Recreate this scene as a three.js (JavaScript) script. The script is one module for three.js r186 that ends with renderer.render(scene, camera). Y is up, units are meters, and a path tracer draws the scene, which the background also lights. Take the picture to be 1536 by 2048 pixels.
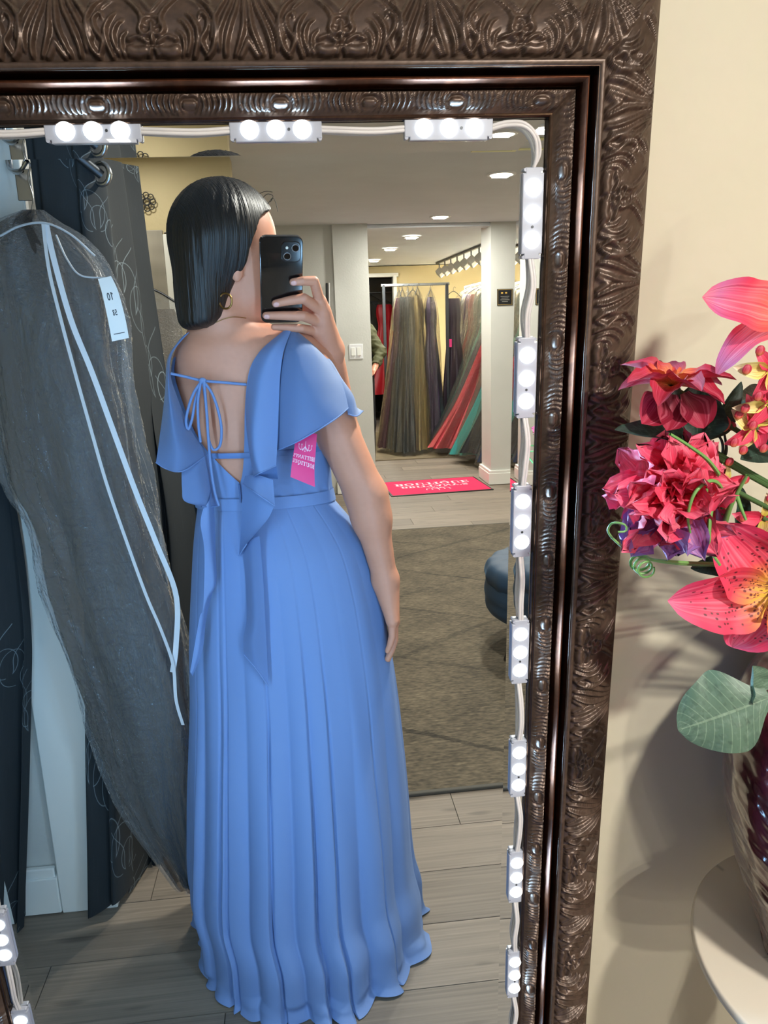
import * as THREE from 'three';
import { mergeGeometries } from 'three/addons/utils/BufferGeometryUtils.js';
import { RoundedBoxGeometry } from 'three/addons/geometries/RoundedBoxGeometry.js';
import { ImprovedNoise } from 'three/addons/math/ImprovedNoise.js';
import { RectAreaLightUniformsLib } from 'three/addons/lights/RectAreaLightUniformsLib.js';

// ---------------------------------------------------------------- camera, light levels, exposure
const scene = new THREE.Scene();
scene.background = new THREE.Color(0x000000);
const camera = new THREE.PerspectiveCamera(67.04, 0.75, 0.004, 40);
camera.position.set(0, 1.53, 0);
{ // the telephone's own axes: it looks down and a little to the right, at the mirror
  const right = new THREE.Vector3(0.99337, -0.01196, 0.11434), up = new THREE.Vector3(0.05697, 0.91507, -0.39925);
  const back = new THREE.Vector3().crossVectors(right, up).normalize(); up.crossVectors(back, right).normalize();
  camera.quaternion.setFromRotationMatrix(new THREE.Matrix4().makeBasis(right.normalize(), up, back));
}
const renderer = new THREE.WebGLRenderer({ antialias: true });
renderer.toneMapping = THREE.LinearToneMapping;
renderer.toneMappingExposure = 1.4;
renderer.shadowMap.enabled = true;
RectAreaLightUniformsLib.init();
const WARM = new THREE.Color(1.0, 0.955, 0.86), COOL = new THREE.Color(0.36, 0.66, 1.0);
const LED_NITS = 170, DOWN_NITS = 920;

// ---------------------------------------------------------------- helpers
let seedState = 1;
const seed = s => { seedState = s >>> 0 || 1; };
const rnd = (a = 0, b = 1) => { seedState = (Math.imul(seedState, 1664525) + 1013904223) >>> 0; return a + (b - a) * (seedState / 4294967296); };
const perlin = new ImprovedNoise();
const nz = (x, y = 0, z = 0) => perlin.noise(x, y, z);
const V3 = a => new THREE.Vector3(a[0], a[1], a[2]);
const clamp = (x, a = 0, b = 1) => Math.min(b, Math.max(a, x));
const mix = (a, b, k) => a + (b - a) * k;
const smooth = (a, b, x) => { const k = clamp((x - a) / (b - a)); return k * k * (3 - 2 * k); };
const table = (T, x) => { // piecewise smooth lookup in [[x, ...values]]
  if (x <= T[0][0]) return T[0].slice(1);
  for (let i = 1; i < T.length; i++) if (x <= T[i][0]) {
    const p0 = T[Math.max(0, i - 2)], p1 = T[i - 1], p2 = T[i], p3 = T[Math.min(T.length - 1, i + 1)], k = (x - p1[0]) / (p2[0] - p1[0]), w = p2[0] - p1[0];
    return p1.slice(1).map((_, j) => {
      const m1 = p2[0] - p0[0] ? (p2[j + 1] - p0[j + 1]) / (p2[0] - p0[0]) * w : 0, m2 = p3[0] - p1[0] ? (p3[j + 1] - p1[j + 1]) / (p3[0] - p1[0]) * w : 0;
      const k2 = k * k, k3 = k2 * k;
      return (2 * k3 - 3 * k2 + 1) * p1[j + 1] + (k3 - 2 * k2 + k) * m1 + (-2 * k3 + 3 * k2) * p2[j + 1] + (k3 - k2) * m2;
    });
  }
  return T[T.length - 1].slice(1);
};
const catmull = (P, k) => { // point on a Catmull-Rom line through arrays P, k in 0..1
  const n = P.length - 1, x = clamp(k) * n, i = Math.min(n - 1, Math.floor(x)), f = x - i;
  const a = P[Math.max(0, i - 1)], b = P[i], c = P[i + 1], e = P[Math.min(n, i + 2)];
  return b.map((_, j) => 0.5 * (2 * b[j] + (c[j] - a[j]) * f + (2 * a[j] - 5 * b[j] + 4 * c[j] - e[j]) * f * f + (3 * b[j] - a[j] - 3 * c[j] + e[j]) * f * f * f));
};
function sheet(nu, nv, fn, us = 1, vs = 1) { // a grid surface: fn(u, v) -> [x, y, z]
  const pos = new Float32Array((nu + 1) * (nv + 1) * 3), uv = new Float32Array((nu + 1) * (nv + 1) * 2), idx = [];
  for (let j = 0, k = 0; j <= nv; j++) for (let i = 0; i <= nu; i++, k++) {
    const p = fn(i / nu, j / nv); pos.set(p, k * 3); uv[k * 2] = i / nu * us; uv[k * 2 + 1] = j / nv * vs;
    if (i < nu && j < nv) { const a = k, b = k + 1, c = k + nu + 1, e = c + 1; idx.push(a, b, e, a, e, c); }
  }
  const g = new THREE.BufferGeometry();
  g.setAttribute('position', new THREE.BufferAttribute(pos, 3)); g.setAttribute('uv', new THREE.BufferAttribute(uv, 2)); g.setIndex(idx);
  g.computeVertexNormals(); return g;
}
const patch = (rows, nu, nv, wob = null, us = 1, vs = 1) => sheet(nu, nv, (u, v) => { // surface through rows of points
  const p = catmull(rows.map(r => catmull(r, u)), v); return wob ? wob(p, u, v) : p;
}, us, vs);
const shut = g => { // join the seam normals of a closed loft (first and last column)
  return g;
};
function tube(P, r, seg = 40, rad = 8, closed = false) {
  const c = new THREE.CatmullRomCurve3(P.map(V3), closed, 'centripetal');
  const g = new THREE.TubeGeometry(c, seg, typeof r === 'number' ? r : 1, rad, closed);
  if (typeof r !== 'number') { // tapered
    const p = g.attributes.position, q = new THREE.Vector3();
    for (let i = 0; i <= seg; i++) { c.getPointAt(i / seg, q); const k = r(i / seg); for (let j = 0; j <= rad; j++) { const n = i * (rad + 1) + j; p.setXYZ(n, q.x + (p.getX(n) - q.x) * k, q.y + (p.getY(n) - q.y) * k, q.z + (p.getZ(n) - q.z) * k); } }
    g.computeVertexNormals();
  }
  return g;
}
const plain = g => { for (const k of Object.keys(g.attributes)) if (!['position', 'normal', 'uv'].includes(k)) g.deleteAttribute(k); return g.index ? g : g.setIndex([...Array(g.attributes.position.count).keys()]); };
const join = gs => gs.length === 1 ? gs[0] : mergeGeometries(gs.map(plain));
const move = (g, x, y, z) => { g.translate(x, y, z); return g; };
const rbox = (w, h, l, r = 0.004, s = 2) => new RoundedBoxGeometry(w, h, l, s, Math.min(r, w / 2.01, h / 2.01, l / 2.01));
const boxAt = (x0, x1, y0, y1, z0, z1) => move(new THREE.BoxGeometry(x1 - x0, y1 - y0, z1 - z0), (x0 + x1) / 2, (y0 + y1) / 2, (z0 + z1) / 2);
const metreUV = (g, k = 1) => { // texture coordinates in metres for box-like pieces
  const p = g.attributes.position, n = g.attributes.normal, uv = g.attributes.uv;
  for (let i = 0; i < p.count; i++) { const ax = Math.abs(n.getX(i)), ay = Math.abs(n.getY(i)), az = Math.abs(n.getZ(i)); if (ay >= ax && ay >= az) uv.setXY(i, p.getX(i) * k, p.getZ(i) * k); else if (ax >= az) uv.setXY(i, p.getZ(i) * k, p.getY(i) * k); else uv.setXY(i, p.getX(i) * k, p.getY(i) * k); }
  return g;
};
const lathe = (P, seg = 48) => new THREE.LatheGeometry(P.map(p => new THREE.Vector2(p[0], p[1])), seg);
function surfaceNets(f, lo, hi, cell) { // meshes the zero set of a distance function
  const N = [0, 1, 2].map(k => Math.ceil((hi[k] - lo[k]) / cell) + 1), [nx, ny, nzz] = N, F = new Float32Array(nx * ny * nzz);
  let n = 0;
  for (let k = 0; k < nzz; k++) for (let j = 0; j < ny; j++) for (let i = 0; i < nx; i++) F[n++] = f(lo[0] + i * cell, lo[1] + j * cell, lo[2] + k * cell);
  const at = new Int32Array(nx * ny * nzz).fill(-1), pos = [], idx = [], st = [1, nx, nx * ny];
  for (let k = 0; k < nzz - 1; k++) for (let j = 0; j < ny - 1; j++) for (let i = 0; i < nx - 1; i++) {
    const b = i + j * nx + k * nx * ny; let m = 0, x = 0, y = 0, z = 0, c = 0;
    for (let q = 0; q < 8; q++) if (F[b + (q & 1) + ((q >> 1) & 1) * nx + (q >> 2) * nx * ny] < 0) m |= 1 << q;
    if (m === 0 || m === 255) continue;
    for (let q = 0; q < 8; q++) for (let e = 0; e < 3; e++) { const r = q | (1 << e); if (r === q) continue; const a = F[b + (q & 1) + ((q >> 1) & 1) * nx + (q >> 2) * nx * ny], d = F[b + (r & 1) + ((r >> 1) & 1) * nx + (r >> 2) * nx * ny]; if ((a < 0) === (d < 0)) continue; const w = a / (a - d); x += (q & 1) + (e === 0 ? w : 0); y += ((q >> 1) & 1) + (e === 1 ? w : 0); z += (q >> 2) + (e === 2 ? w : 0); c++; }
    at[b] = pos.length / 3; pos.push(lo[0] + (i + x / c) * cell, lo[1] + (j + y / c) * cell, lo[2] + (k + z / c) * cell);
  }
  for (let k = 1; k < nzz - 1; k++) for (let j = 1; j < ny - 1; j++) for (let i = 1; i < nx - 1; i++) {
    const b = i + j * nx + k * nx * ny;
    for (let e = 0; e < 3; e++) {
      const s0 = F[b] < 0, s1 = F[b + st[e]] < 0; if (s0 === s1) continue;
      const u = st[(e + 1) % 3], w = st[(e + 2) % 3], q = [at[b - u - w], at[b - w], at[b], at[b - u]];
      if (q.some(v => v < 0)) continue;
      if (s0) idx.push(q[0], q[1], q[2], q[0], q[2], q[3]); else idx.push(q[0], q[2], q[1], q[0], q[3], q[2]);
    }
  }
  const g = new THREE.BufferGeometry(), P = new Float32Array(pos), Nn = new Float32Array(pos.length), U = new Float32Array(pos.length / 3 * 2), h = cell * 0.6;
  for (let i = 0; i < P.length; i += 3) { const [x, y, z] = [P[i], P[i + 1], P[i + 2]], a = f(x + h, y, z) - f(x - h, y, z), b = f(x, y + h, z) - f(x, y - h, z), c = f(x, y, z + h) - f(x, y, z - h), l = Math.hypot(a, b, c) || 1; Nn[i] = a / l; Nn[i + 1] = b / l; Nn[i + 2] = c / l; U[i / 3 * 2] = x + z * 0.7; U[i / 3 * 2 + 1] = y; }
  g.setAttribute('position', new THREE.BufferAttribute(P, 3)); g.setAttribute('normal', new THREE.BufferAttribute(Nn, 3)); g.setAttribute('uv', new THREE.BufferAttribute(U, 2)); g.setIndex(idx); return g;
}
const smin = (a, b, k) => { const h = clamp(0.5 + 0.5 * (b - a) / k); return mix(b, a, h) - k * h * (1 - h); };
const capsule = (x, y, z, a, b, ra, rb) => { const bx = b[0] - a[0], by = b[1] - a[1], bz = b[2] - a[2], px = x - a[0], py = y - a[1], pz = z - a[2], k = clamp((px * bx + py * by + pz * bz) / (bx * bx + by * by + bz * bz)); return Math.hypot(px - bx * k, py - by * k, pz - bz * k) - mix(ra, rb, k); };

const names = new Map();
const numbered = n => { const k = names.get(n) || 0; names.set(n, k + 1); return k ? `${n}_${String(k).padStart(3, '0')}` : n; };
const origin = new Map();
function thing(name, label, category, at = [0, 0, 0], group = null, kind = null) {
  const o = new THREE.Group(); o.name = numbered(name); o.position.set(...at); scene.add(o); origin.set(o, at);
  o.userData = { label, category }; if (group) o.userData.group = group; if (kind) o.userData.kind = kind; return o;
}
const lit = m => { m.castShadow = true; m.receiveShadow = true; return m; };
function part(name, geo, mat, parent, label = null) { // geometry in the thing's own axes
  const m = lit(new THREE.Mesh(geo, mat)); m.name = name; parent.add(m); origin.set(m, [0, 0, 0]); if (label) m.userData.label = label; return m;
}
const rootOf = o => { while (o.parent && o.parent !== scene) o = o.parent; return o; };
function wpart(name, geo, mat, parent, label = null) { // geometry given in room coordinates
  const r = origin.get(rootOf(parent)); geo.translate(-r[0], -r[1], -r[2]); return part(name, geo, mat, parent, label);
}
function single(name, geo, mat, label, category, group = null, kind = null) {
  const m = lit(new THREE.Mesh(geo, mat)); m.name = numbered(name); scene.add(m); m.userData = { label, category }; if (group) m.userData.group = group; if (kind) m.userData.kind = kind; origin.set(m, [0, 0, 0]); return m;
}
const struct = (name, geo, mat, label, category = 'wall') => single(name, geo, mat, label, category, null, 'structure');

// ---------------------------------------------------------------- textures and materials
function texture(w, h, fn, srgb = true) { // fn(x, y) -> [r, g, b] in 0..255
  const data = new Uint8Array(w * h * 4); let k = 0;
  for (let y = 0; y < h; y++) for (let x = 0; x < w; x++) { const c = fn(x, y); data[k++] = clamp(c[0], 0, 255); data[k++] = clamp(c[1], 0, 255); data[k++] = clamp(c[2], 0, 255); data[k++] = 255; }
  const t = new THREE.DataTexture(data, w, h); t.wrapS = t.wrapT = THREE.RepeatWrapping; t.magFilter = THREE.LinearFilter; t.minFilter = THREE.LinearMipmapLinearFilter; t.generateMipmaps = true;
  if (srgb) t.colorSpace = THREE.SRGBColorSpace; t.needsUpdate = true; return t;
}
const grey = (w, h, fn) => texture(w, h, (x, y) => { const v = fn(x, y); return [v, v, v]; }, false);
function drawn(w, h, fn) { const c = document.createElement('canvas'); c.width = w; c.height = h; fn(c.getContext('2d'), w, h); const t = new THREE.CanvasTexture(c); t.colorSpace = THREE.SRGBColorSpace; t.wrapS = t.wrapT = THREE.RepeatWrapping; return t; }
const tiled = (fx, fy, x, y, w, h, o = 0) => { // tileable noise: crossfade of two windows
  const a = x / w, b = y / h, n = (p, q) => nz(p * fx + o, q * fy + o * 1.7, o);
  return (n(a, b) * (1 - a) + n(a - 1, b) * a) * (1 - b) + (n(a, b - 1) * (1 - a) + n(a - 1, b - 1) * a) * b;
};
const rep = (t, x, y) => { const c = t.clone(); c.repeat.set(x, y); c.needsUpdate = true; return c; };
const std = (color, roughness = 0.6, more = {}) => new THREE.MeshStandardMaterial({ color, roughness, side: THREE.DoubleSide, ...more });
const phy = (color, roughness = 0.5, more = {}) => new THREE.MeshPhysicalMaterial({ color, roughness, side: THREE.DoubleSide, ...more });

const paintBump = grey(256, 256, (x, y) => 128 + 60 * tiled(40, 40, x, y, 256, 256, 3) + 40 * tiled(90, 90, x, y, 256, 256, 7));
const paintTone = texture(256, 256, (x, y) => { const k = 247 + 9 * tiled(4, 4, x, y, 256, 256, 11) + 4 * tiled(13, 13, x, y, 256, 256, 5); return [k, k - 0.5, k - 2]; });
const paint = (hex, r = 0.62) => std(hex, r, { map: rep(paintTone, 0.7, 0.7), bumpMap: rep(paintBump, 1.6, 1.6), bumpScale: 0.0012 });
const M = {
  wallCream: paint('#e2d9c2'), wallPale: paint('#cfcfca'), wallBeige: paint('#cdbd94'), ceiling: paint('#dfe3ea', 0.8), trim: std('#e6e6e0', 0.35),
  steel: std('#b9bcbf', 0.25, { metalness: 1 }), darkSteel: std('#55585c', 0.4, { metalness: 0.9 }), white: std('#e8e8ea', 0.4), black: std('#0c0c0e', 0.4), brass: std('#a8834e', 0.3, { metalness: 1 }),
};

// ---------------------------------------------------------------- the room shell
const H = 2.22, ZW = -0.79, XL = -1.15, XR = 3.1, ZD = 5.15, ZF = 9.65, ZE = 12.4;
struct('wall_front', metreUV(boxAt(XL - 0.12, XR + 0.12, 0, H, ZW - 0.12, ZW)), M.wallCream, 'cream painted wall behind the framed mirror and the flowers');
struct('wall_left', metreUV(boxAt(XL - 0.12, XL, 0, H, ZW, ZD)), M.wallBeige, 'beige side wall behind the fitting room curtains');
struct('wall_right', metreUV(boxAt(XR, XR + 0.12, 0, H, ZW, ZE)), M.wallCream, 'long cream wall behind the wall rail of bagged gowns');
struct('wall_back', join([metreUV(boxAt(XL - 0.12, 0.335, 0, H, ZD + 0.03, ZD + 0.2)), metreUV(boxAt(0.335, 0.62, 0, H, ZD, ZD + 0.2))]), M.wallPale, 'pale wall with the light switch left of the wide opening');
struct('wall_column', metreUV(boxAt(1.655, 2.0, 0, H, 5.2, 5.55)), M.wallPale, 'square white column with a black plaque right of the opening');
struct('wall_beside_column', metreUV(boxAt(2.55, XR, 0, H, 5.25, 5.4)), M.wallPale, 'short white return wall right of the column');
struct('wall_far', join([metreUV(boxAt(1.42, XR, 0, H, ZF, ZF + 0.12)), metreUV(boxAt(-1.2, 0.5, 0, H, ZF, ZF + 0.12)), metreUV(boxAt(0.5, 1.42, 2.1, H, ZF, ZF + 0.12))]), M.wallBeige, 'beige end wall of the gown room with a doorway');
struct('wall_back_room_left', metreUV(boxAt(-1.2, -1.08, 0, H, ZD + 0.2, ZE)), M.wallBeige, 'side wall of the gown room hidden behind the switch wall');
struct('wall_end', metreUV(boxAt(-1.2, XR + 0.12, 0, H, ZE, ZE + 0.12)), M.wallPale, 'grey white wall closing the small room past the far doorway');
struct('ceiling', metreUV(boxAt(XL - 0.12, XR + 0.12, H, H + 0.1, ZW - 0.12, ZD + 0.05)), M.ceiling, 'smooth white ceiling of the front room', 'ceiling');
struct('ceiling_back', metreUV(boxAt(-1.2, XR + 0.12, H + 0.01, H + 0.11, ZD + 0.05, ZE + 0.12)), M.ceiling, 'warm grey ceiling of the gown room', 'ceiling');
struct('trim_1', metreUV(boxAt(0.62, XR, H - 0.028, H, ZD + 0.075, ZD + 0.2)), M.ceiling, 'shallow ceiling edge over the wide opening', 'trim');
struct('trim_2', join([rbox(0.05, 2.1, 0.16, 0.006).translate(1.395, 1.05, ZF - 0.005), rbox(0.97, 0.05, 0.15, 0.006).translate(0.96, 2.1, ZF - 0.005)]), M.trim, 'white casing round the far doorway', 'trim');
// baseboards with a stepped top
const board = (x0, x1, z0, z1) => { const w = x1 - x0, l = z1 - z0, cx = (x0 + x1) / 2, cz = (z0 + z1) / 2; return join([move(rbox(w, 0.1, l, 0.003), cx, 0.055, cz), move(rbox(w - 0.01, 0.03, l - 0.01, 0.004), cx, 0.115, cz)]); };
struct('baseboard_back', join([board(0.28, 0.645, ZD - 0.025, ZD + 0.21)]), M.trim, 'white baseboard under the light switch wall', 'baseboard');
struct('baseboard_column', board(1.63, 2.025, 5.175, 5.575), M.trim, 'white baseboard wrapped round the square column', 'baseboard');
struct('baseboard_front', board(XL, XR, ZW, ZW + 0.015), M.trim, 'white baseboard along the mirror wall', 'baseboard');
// floor: a subfloor and separate planks laid across the view
const woodTone = [0, 1, 2, 3].map(k => texture(512, 128, (x, y) => {
  const g = tiled(3, 26, x, y, 512, 128, 20 + k * 9) + 0.6 * tiled(7, 70, x, y, 512, 128, 31 + k * 5), b = tiled(3, 5, x, y, 512, 128, 50 + k), kn = Math.max(0, nz(x / 60 + k * 8, y / 22, 4) - 0.42) * 90;
  const v = 120 + 24 * g + 14 * b - kn + [0, 6, -7, 2][k]; return [v * 1.04, v * 0.94, v * 0.83];
}));
const woodBump = grey(512, 128, (x, y) => 128 + 70 * tiled(4, 60, x, y, 512, 128, 77));
const plankMats = woodTone.map(t => std('#ffffff', 0.6, { map: t, bumpMap: woodBump, bumpScale: 0.0006 }));
const floor = struct('floor', metreUV(boxAt(XL - 0.12, XR + 0.12, -0.08, -0.004, ZW - 0.12, ZE + 0.1)), std('#5d564d', 0.8), 'grey brown wood look floor of wide planks', 'floor');
{
  const plankGeo = new Map(), PW = 0.182, PL = 1.22; let row = 0;
  seed(7);
  for (let z = ZW; z < 7.2; z += PW, row++) {
    let x = XL - 0.1 + [0, -0.42, -0.8, -0.2, -0.61][row % 5];
    for (; x < XR; x += PL) {
      const a = Math.max(x, XL - 0.1), b = Math.min(x + PL, XR + 0.1); if (b - a < 0.05) continue;
      const key = (b - a).toFixed(2); if (!plankGeo.has(key)) { const g = new THREE.BoxGeometry(b - a - 0.0022, 0.004, PW - 0.0022); const uv = g.attributes.uv, p = g.attributes.position; for (let i = 0; i < p.count; i++) uv.setXY(i, p.getX(i) / PL + 0.5, p.getZ(i) / PW + 0.5); plankGeo.set(key, g); }
      const m = part('plank', plankGeo.get(key), plankMats[Math.floor(rnd(0, 4))], floor); m.position.set((a + b) / 2, -0.002, z + PW / 2);
    }
  }
  const rest = part('plank_field', metreUV(boxAt(XL - 0.1, XR + 0.1, -0.004, 0, 7.23, ZE)), std('#ffffff', 0.42, { map: rep(woodTone[0], 0.8, 5.5) }), floor); rest.userData.kind = 'stuff';
}

// ---------------------------------------------------------------- ceiling downlights
const glowWarm = new THREE.MeshStandardMaterial({ color: '#fff6e0', emissive: new THREE.Color(1, 0.92, 0.72), emissiveIntensity: 5, roughness: 0.5 });
function downlight(x, z, label, nits = DOWN_NITS, y = H, size = 0.13) {
  const t = thing('ceiling_downlight', label, 'downlight', [x, y, z], 'round recessed downlights');
  part('trim_ring', lathe([[0.062, 0], [0.064, -0.006], [0.078, -0.008], [0.084, -0.002], [0.084, 0]], 40), M.white, t);
  const lens = part('lens', new THREE.CylinderGeometry(0.064, 0.064, 0.006, 40).translate(0, -0.004, 0), glowWarm, t);
  const l = new THREE.RectAreaLight(WARM, nits, 0.09, 0.09); l.position.set(0, -0.012, 0); l.rotation.x = -Math.PI / 2; t.add(l); l.name = 'lamp';
  return t;
}
downlight(0.97, 2.164, 'round ceiling downlight nearest the mirror, beside the square ceiling hatch');
downlight(1.204, 3.145, 'round ceiling downlight between the hatch light and the opening');
downlight(1.16, 4.82, 'round ceiling downlight just in front of the wide opening');
downlight(1.134, 6.176, 'first ceiling downlight of the gown room past the opening');
downlight(1.06, 7.27, 'second ceiling downlight of the gown room past the opening');
downlight(1.024, 8.68, 'farthest ceiling downlight, partly cut off by the switch wall');
downlight(-0.7, 2.25, 'ceiling downlight over the fitting room curtains', 100);
downlight(0.62, 0.42, 'ceiling downlight above the flower stand', 1000);
{ // square ceiling hatch next to the near downlight
  const t = thing('ceiling_hatch', 'square ceiling hatch with a bright yellow edge beside the nearest downlight', 'hatch', [1.0, H, 2.42]);
  part('hatch_panel', rbox(0.2, 0.006, 0.2, 0.002).translate(0, -0.002, 0), M.ceiling, t);
  for (const [x, z, w, l] of [[0, -0.1, 0.22, 0.02], [0, 0.1, 0.22, 0.02], [-0.1, 0, 0.02, 0.18], [0.1, 0, 0.02, 0.18]]) part('hatch_edge', rbox(w, 0.01, l, 0.002).translate(x, -0.006, z), std('#f6f0b0', 0.4), t);
}

// ---------------------------------------------------------------- the leaning framed mirror
const LEAN = 0.09086, mirrorAt = [0, 0, -0.5876];
const mirror = thing('framed_mirror', 'tall leaning mirror in a wide carved bronze brown frame', 'mirror', mirrorAt);
mirror.rotation.x = -LEAN;
const silver = std('#eef2f2', 0, { metalness: 1 });
const ROLL = 0.0075, GX0 = -0.382, GX1 = 0.227, GY0 = 0.1, GY1 = 1.5755, BV = 0.0235; // glass edges
const rolled = g => { g.translate(-0.2, -1.35, 0); g.rotateZ(ROLL); g.translate(0.2, 1.35, 0); return g; };
{
  const q = (a, b, c, e) => { const g = new THREE.BufferGeometry(); g.setAttribute('position', new THREE.Float32BufferAttribute([...a, ...b, ...c, ...e], 3)); g.setAttribute('uv', new THREE.Float32BufferAttribute([0, 0, 1, 0, 1, 1, 0, 1], 2)); g.setIndex([0, 1, 2, 0, 2, 3]); g.computeVertexNormals(); return rolled(g); };
  const rise = BV * Math.tan(0.0262), i = [GX0 + BV, GY0 + BV, GX1 - BV, GY1 - BV], o = [GX0, GY0, GX1, GY1];
  part('mirror_glass', q([i[0], i[1], 0], [i[2], i[1], 0], [i[2], i[3], 0], [i[0], i[3], 0]), silver, mirror);
  const I = [[i[0], i[1], 0], [i[2], i[1], 0], [i[2], i[3], 0], [i[0], i[3], 0]], Oo = [[o[0], o[1], rise], [o[2], o[1], rise], [o[2], o[3], rise], [o[0], o[3], rise]];
  for (let k = 0; k < 4; k++) part('glass_bevel', q(Oo[k], Oo[(k + 1) % 4], I[(k + 1) % 4], I[k]), silver, mirror);
  part('backing_board', rolled(boxAt(GX0 - 0.06, GX1 + 0.06, GY0 - 0.06, GY1 + 0.06, -0.028, -0.004)), std('#3a2c22', 0.9), mirror);
}
// carved relief: strokes drawn in millimetres (s along the rail, w across it), mirrored about both ends of the half period
function reliefMap(P, W, strokes, res = 0.5) {
  const nx = Math.round(P / res), ny = Math.round(W / res), F = new Float32Array(nx * ny);
  const segs = []; for (const s of strokes) { const n = Math.max(6, s.p.length * 5); let last = null; for (let k = 0; k <= n; k++) { const c = catmull(s.p, k / n), r = s.r[0] + (s.r[1] - s.r[0]) * k / n; const cur = [c[0], c[1], r * (s.blob ? 1 : Math.sin(Math.PI * clamp(0.12 + 0.8 * k / n)) * 0.55 + 0.5)]; if (last) segs.push([last, cur, s.h]); last = cur; } }
  for (let y = 0; y < ny; y++) for (let x = 0; x < nx; x++) {
    let px = (x + 0.5) * res; px = px > P / 2 ? P - px : px; const py = (y + 0.5) * res; let h = 0;
    for (const [a, b, hh] of segs) { const bx = b[0] - a[0], by = b[1] - a[1], k = clamp(((px - a[0]) * bx + (py - a[1]) * by) / (bx * bx + by * by + 1e-9)), r = mix(a[2], b[2], k), dd = Math.hypot(px - a[0] - bx * k, py - a[1] - by * k) / r; if (dd < 1) { const v = hh * Math.sqrt(1 - dd * dd) * Math.min(1, r / 1.6); if (v > h) h = v; } }
    F[y * nx + x] = h;
  }
  return (s, w) => { let x = (s / P % 1 + 1) % 1 * nx - 0.5, y = clamp(w / res - 0.5, 0, ny - 1.001); const x0 = Math.floor(x), fx = x - x0, y0 = Math.floor(y), fy = y - y0, a = (x0 + nx) % nx, b = (x0 + 1) % nx; return (F[y0 * nx + a] * (1 - fx) + F[y0 * nx + b] * fx) * (1 - fy) + (F[(y0 + 1) * nx + a] * (1 - fx) + F[(y0 + 1) * nx + b] * fx) * fy; };
}
const st = (p, r0, r1, h, blob = false) => ({ p, r: [r0, r1], h, blob });
const leafMap = reliefMap(146, 52, [ // acanthus rail: s 0 = the Y between two leaves, s 73 = the C scroll
  st([[0, 50], [0.2, 38], [0, 22]], 1.1, 0.6, 2.2), st([[1.6, 50], [2.2, 38], [3.2, 24], [7, 12], [10.5, 4]], 1.6, 2.3, 3.4), st([[0, 14], [3.5, 8], [6.5, 3.5]], 2.5, 2.2, 2.6, true),
  st([[5.5, 48], [8, 38], [13, 26], [17.5, 12], [18, 4]], 1.6, 2.4, 3.2), st([[9, 50], [12, 42], [17, 32], [22, 20], [23, 8]], 1.5, 2.2, 3.0), st([[14, 50], [17, 44], [21, 38], [26, 28], [28, 16]], 1.3, 2.0, 3.2),
  st([[32, 3], [27, 9], [24.5, 20], [25, 31], [30, 40], [37, 46]], 2.6, 1.5, 3.8), st([[33, 6], [36, 14], [31, 22], [30, 30], [35, 35], [37, 30]], 2.3, 1.3, 3.6), st([[42, 3], [39, 12], [38, 22], [42, 30], [46, 34]], 2.5, 1.4, 3.5),
  st([[47, 5], [44, 13], [44, 20], [48, 27], [52, 29]], 2.2, 1.3, 3.2), st([[51, 4], [49, 10], [50, 17], [54, 21]], 1.9, 1.2, 3.0), st([[36, 38], [40, 42], [45, 45]], 1.4, 0.9, 2.4), st([[27, 40], [30, 45], [36, 49]], 1.4, 0.9, 2.4),
  st([[56, 7], [61, 6], [67, 7]], 4.6, 4.0, 3.4, true), st([[69.5, 4.5], [71.5, 9]], 2.0, 1.6, 3.4, true), st([[55, 15], [62, 17], [69, 13]], 1.6, 1.6, 2.6, true),
  st([[50, 49], [56, 44], [63, 37], [66, 30], [64, 22], [68, 18], [73, 21]], 1.3, 2.2, 3.4), st([[73, 32], [68, 31], [67, 26], [71, 24]], 1.5, 1.2, 3.0), st([[62, 48], [67, 43], [71, 38], [73, 36]], 1.1, 1.4, 2.2), st([[73, 14], [73, 27]], 2.0, 1.4, 3.0, true),
]);
const beadMap = reliefMap(73, 17, [ // small inner rail: an egg between slanted gadroons
  st([[0, 8.5], [3.4, 8.5]], 3.3, 3.0, 2.4, true), st([[0, 14], [4, 15], [7.5, 12], [7.5, 6], [4, 2.5]], 1.1, 1.0, 2.0), st([[9.5, 14.5], [11.5, 10], [11, 5], [9, 2.5]], 1.7, 1.5, 2.2), st([[14, 15], [15.5, 10], [14.5, 5], [12.5, 2.5]], 1.7, 1.4, 2.2),
  st([[18.5, 15], [20, 10.5], [19, 6], [16.5, 2.5]], 1.7, 1.4, 2.2), st([[23, 15], [24.6, 11], [23.5, 6.5], [21, 2.5]], 1.7, 1.4, 2.2), st([[27.5, 15], [29, 11.5], [28.4, 7], [26, 3]], 1.6, 1.3, 2.1), st([[32, 15.5], [33.2, 12], [33, 8], [31, 4]], 1.5, 1.2, 2.0), st([[36.5, 14], [36.5, 4]], 1.3, 0.9, 1.8),
]);
const bronzeTone = texture(256, 256, (x, y) => { const k = 128 + 26 * tiled(30, 30, x, y, 256, 256, 61) + 22 * tiled(90, 90, x, y, 256, 256, 63) + 18 * tiled(6, 6, x, y, 256, 256, 64); return [k * 1.24, k * 1.12, k * 1.03]; });
const bronzeBump = grey(256, 256, (x, y) => 128 + 70 * tiled(80, 80, x, y, 256, 256, 71));
const M_bronze = phy('#8f8077', 0.36, { metalness: 0.35, map: bronzeTone, bumpMap: bronzeBump, bumpScale: 0.0003 });
const M_ridge = phy('#9a6446', 0.46, { metalness: 0.75, map: bronzeTone });
const M_cove = phy('#8f8077', 0.2, { metalness: 0.9, map: bronzeTone });
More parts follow.
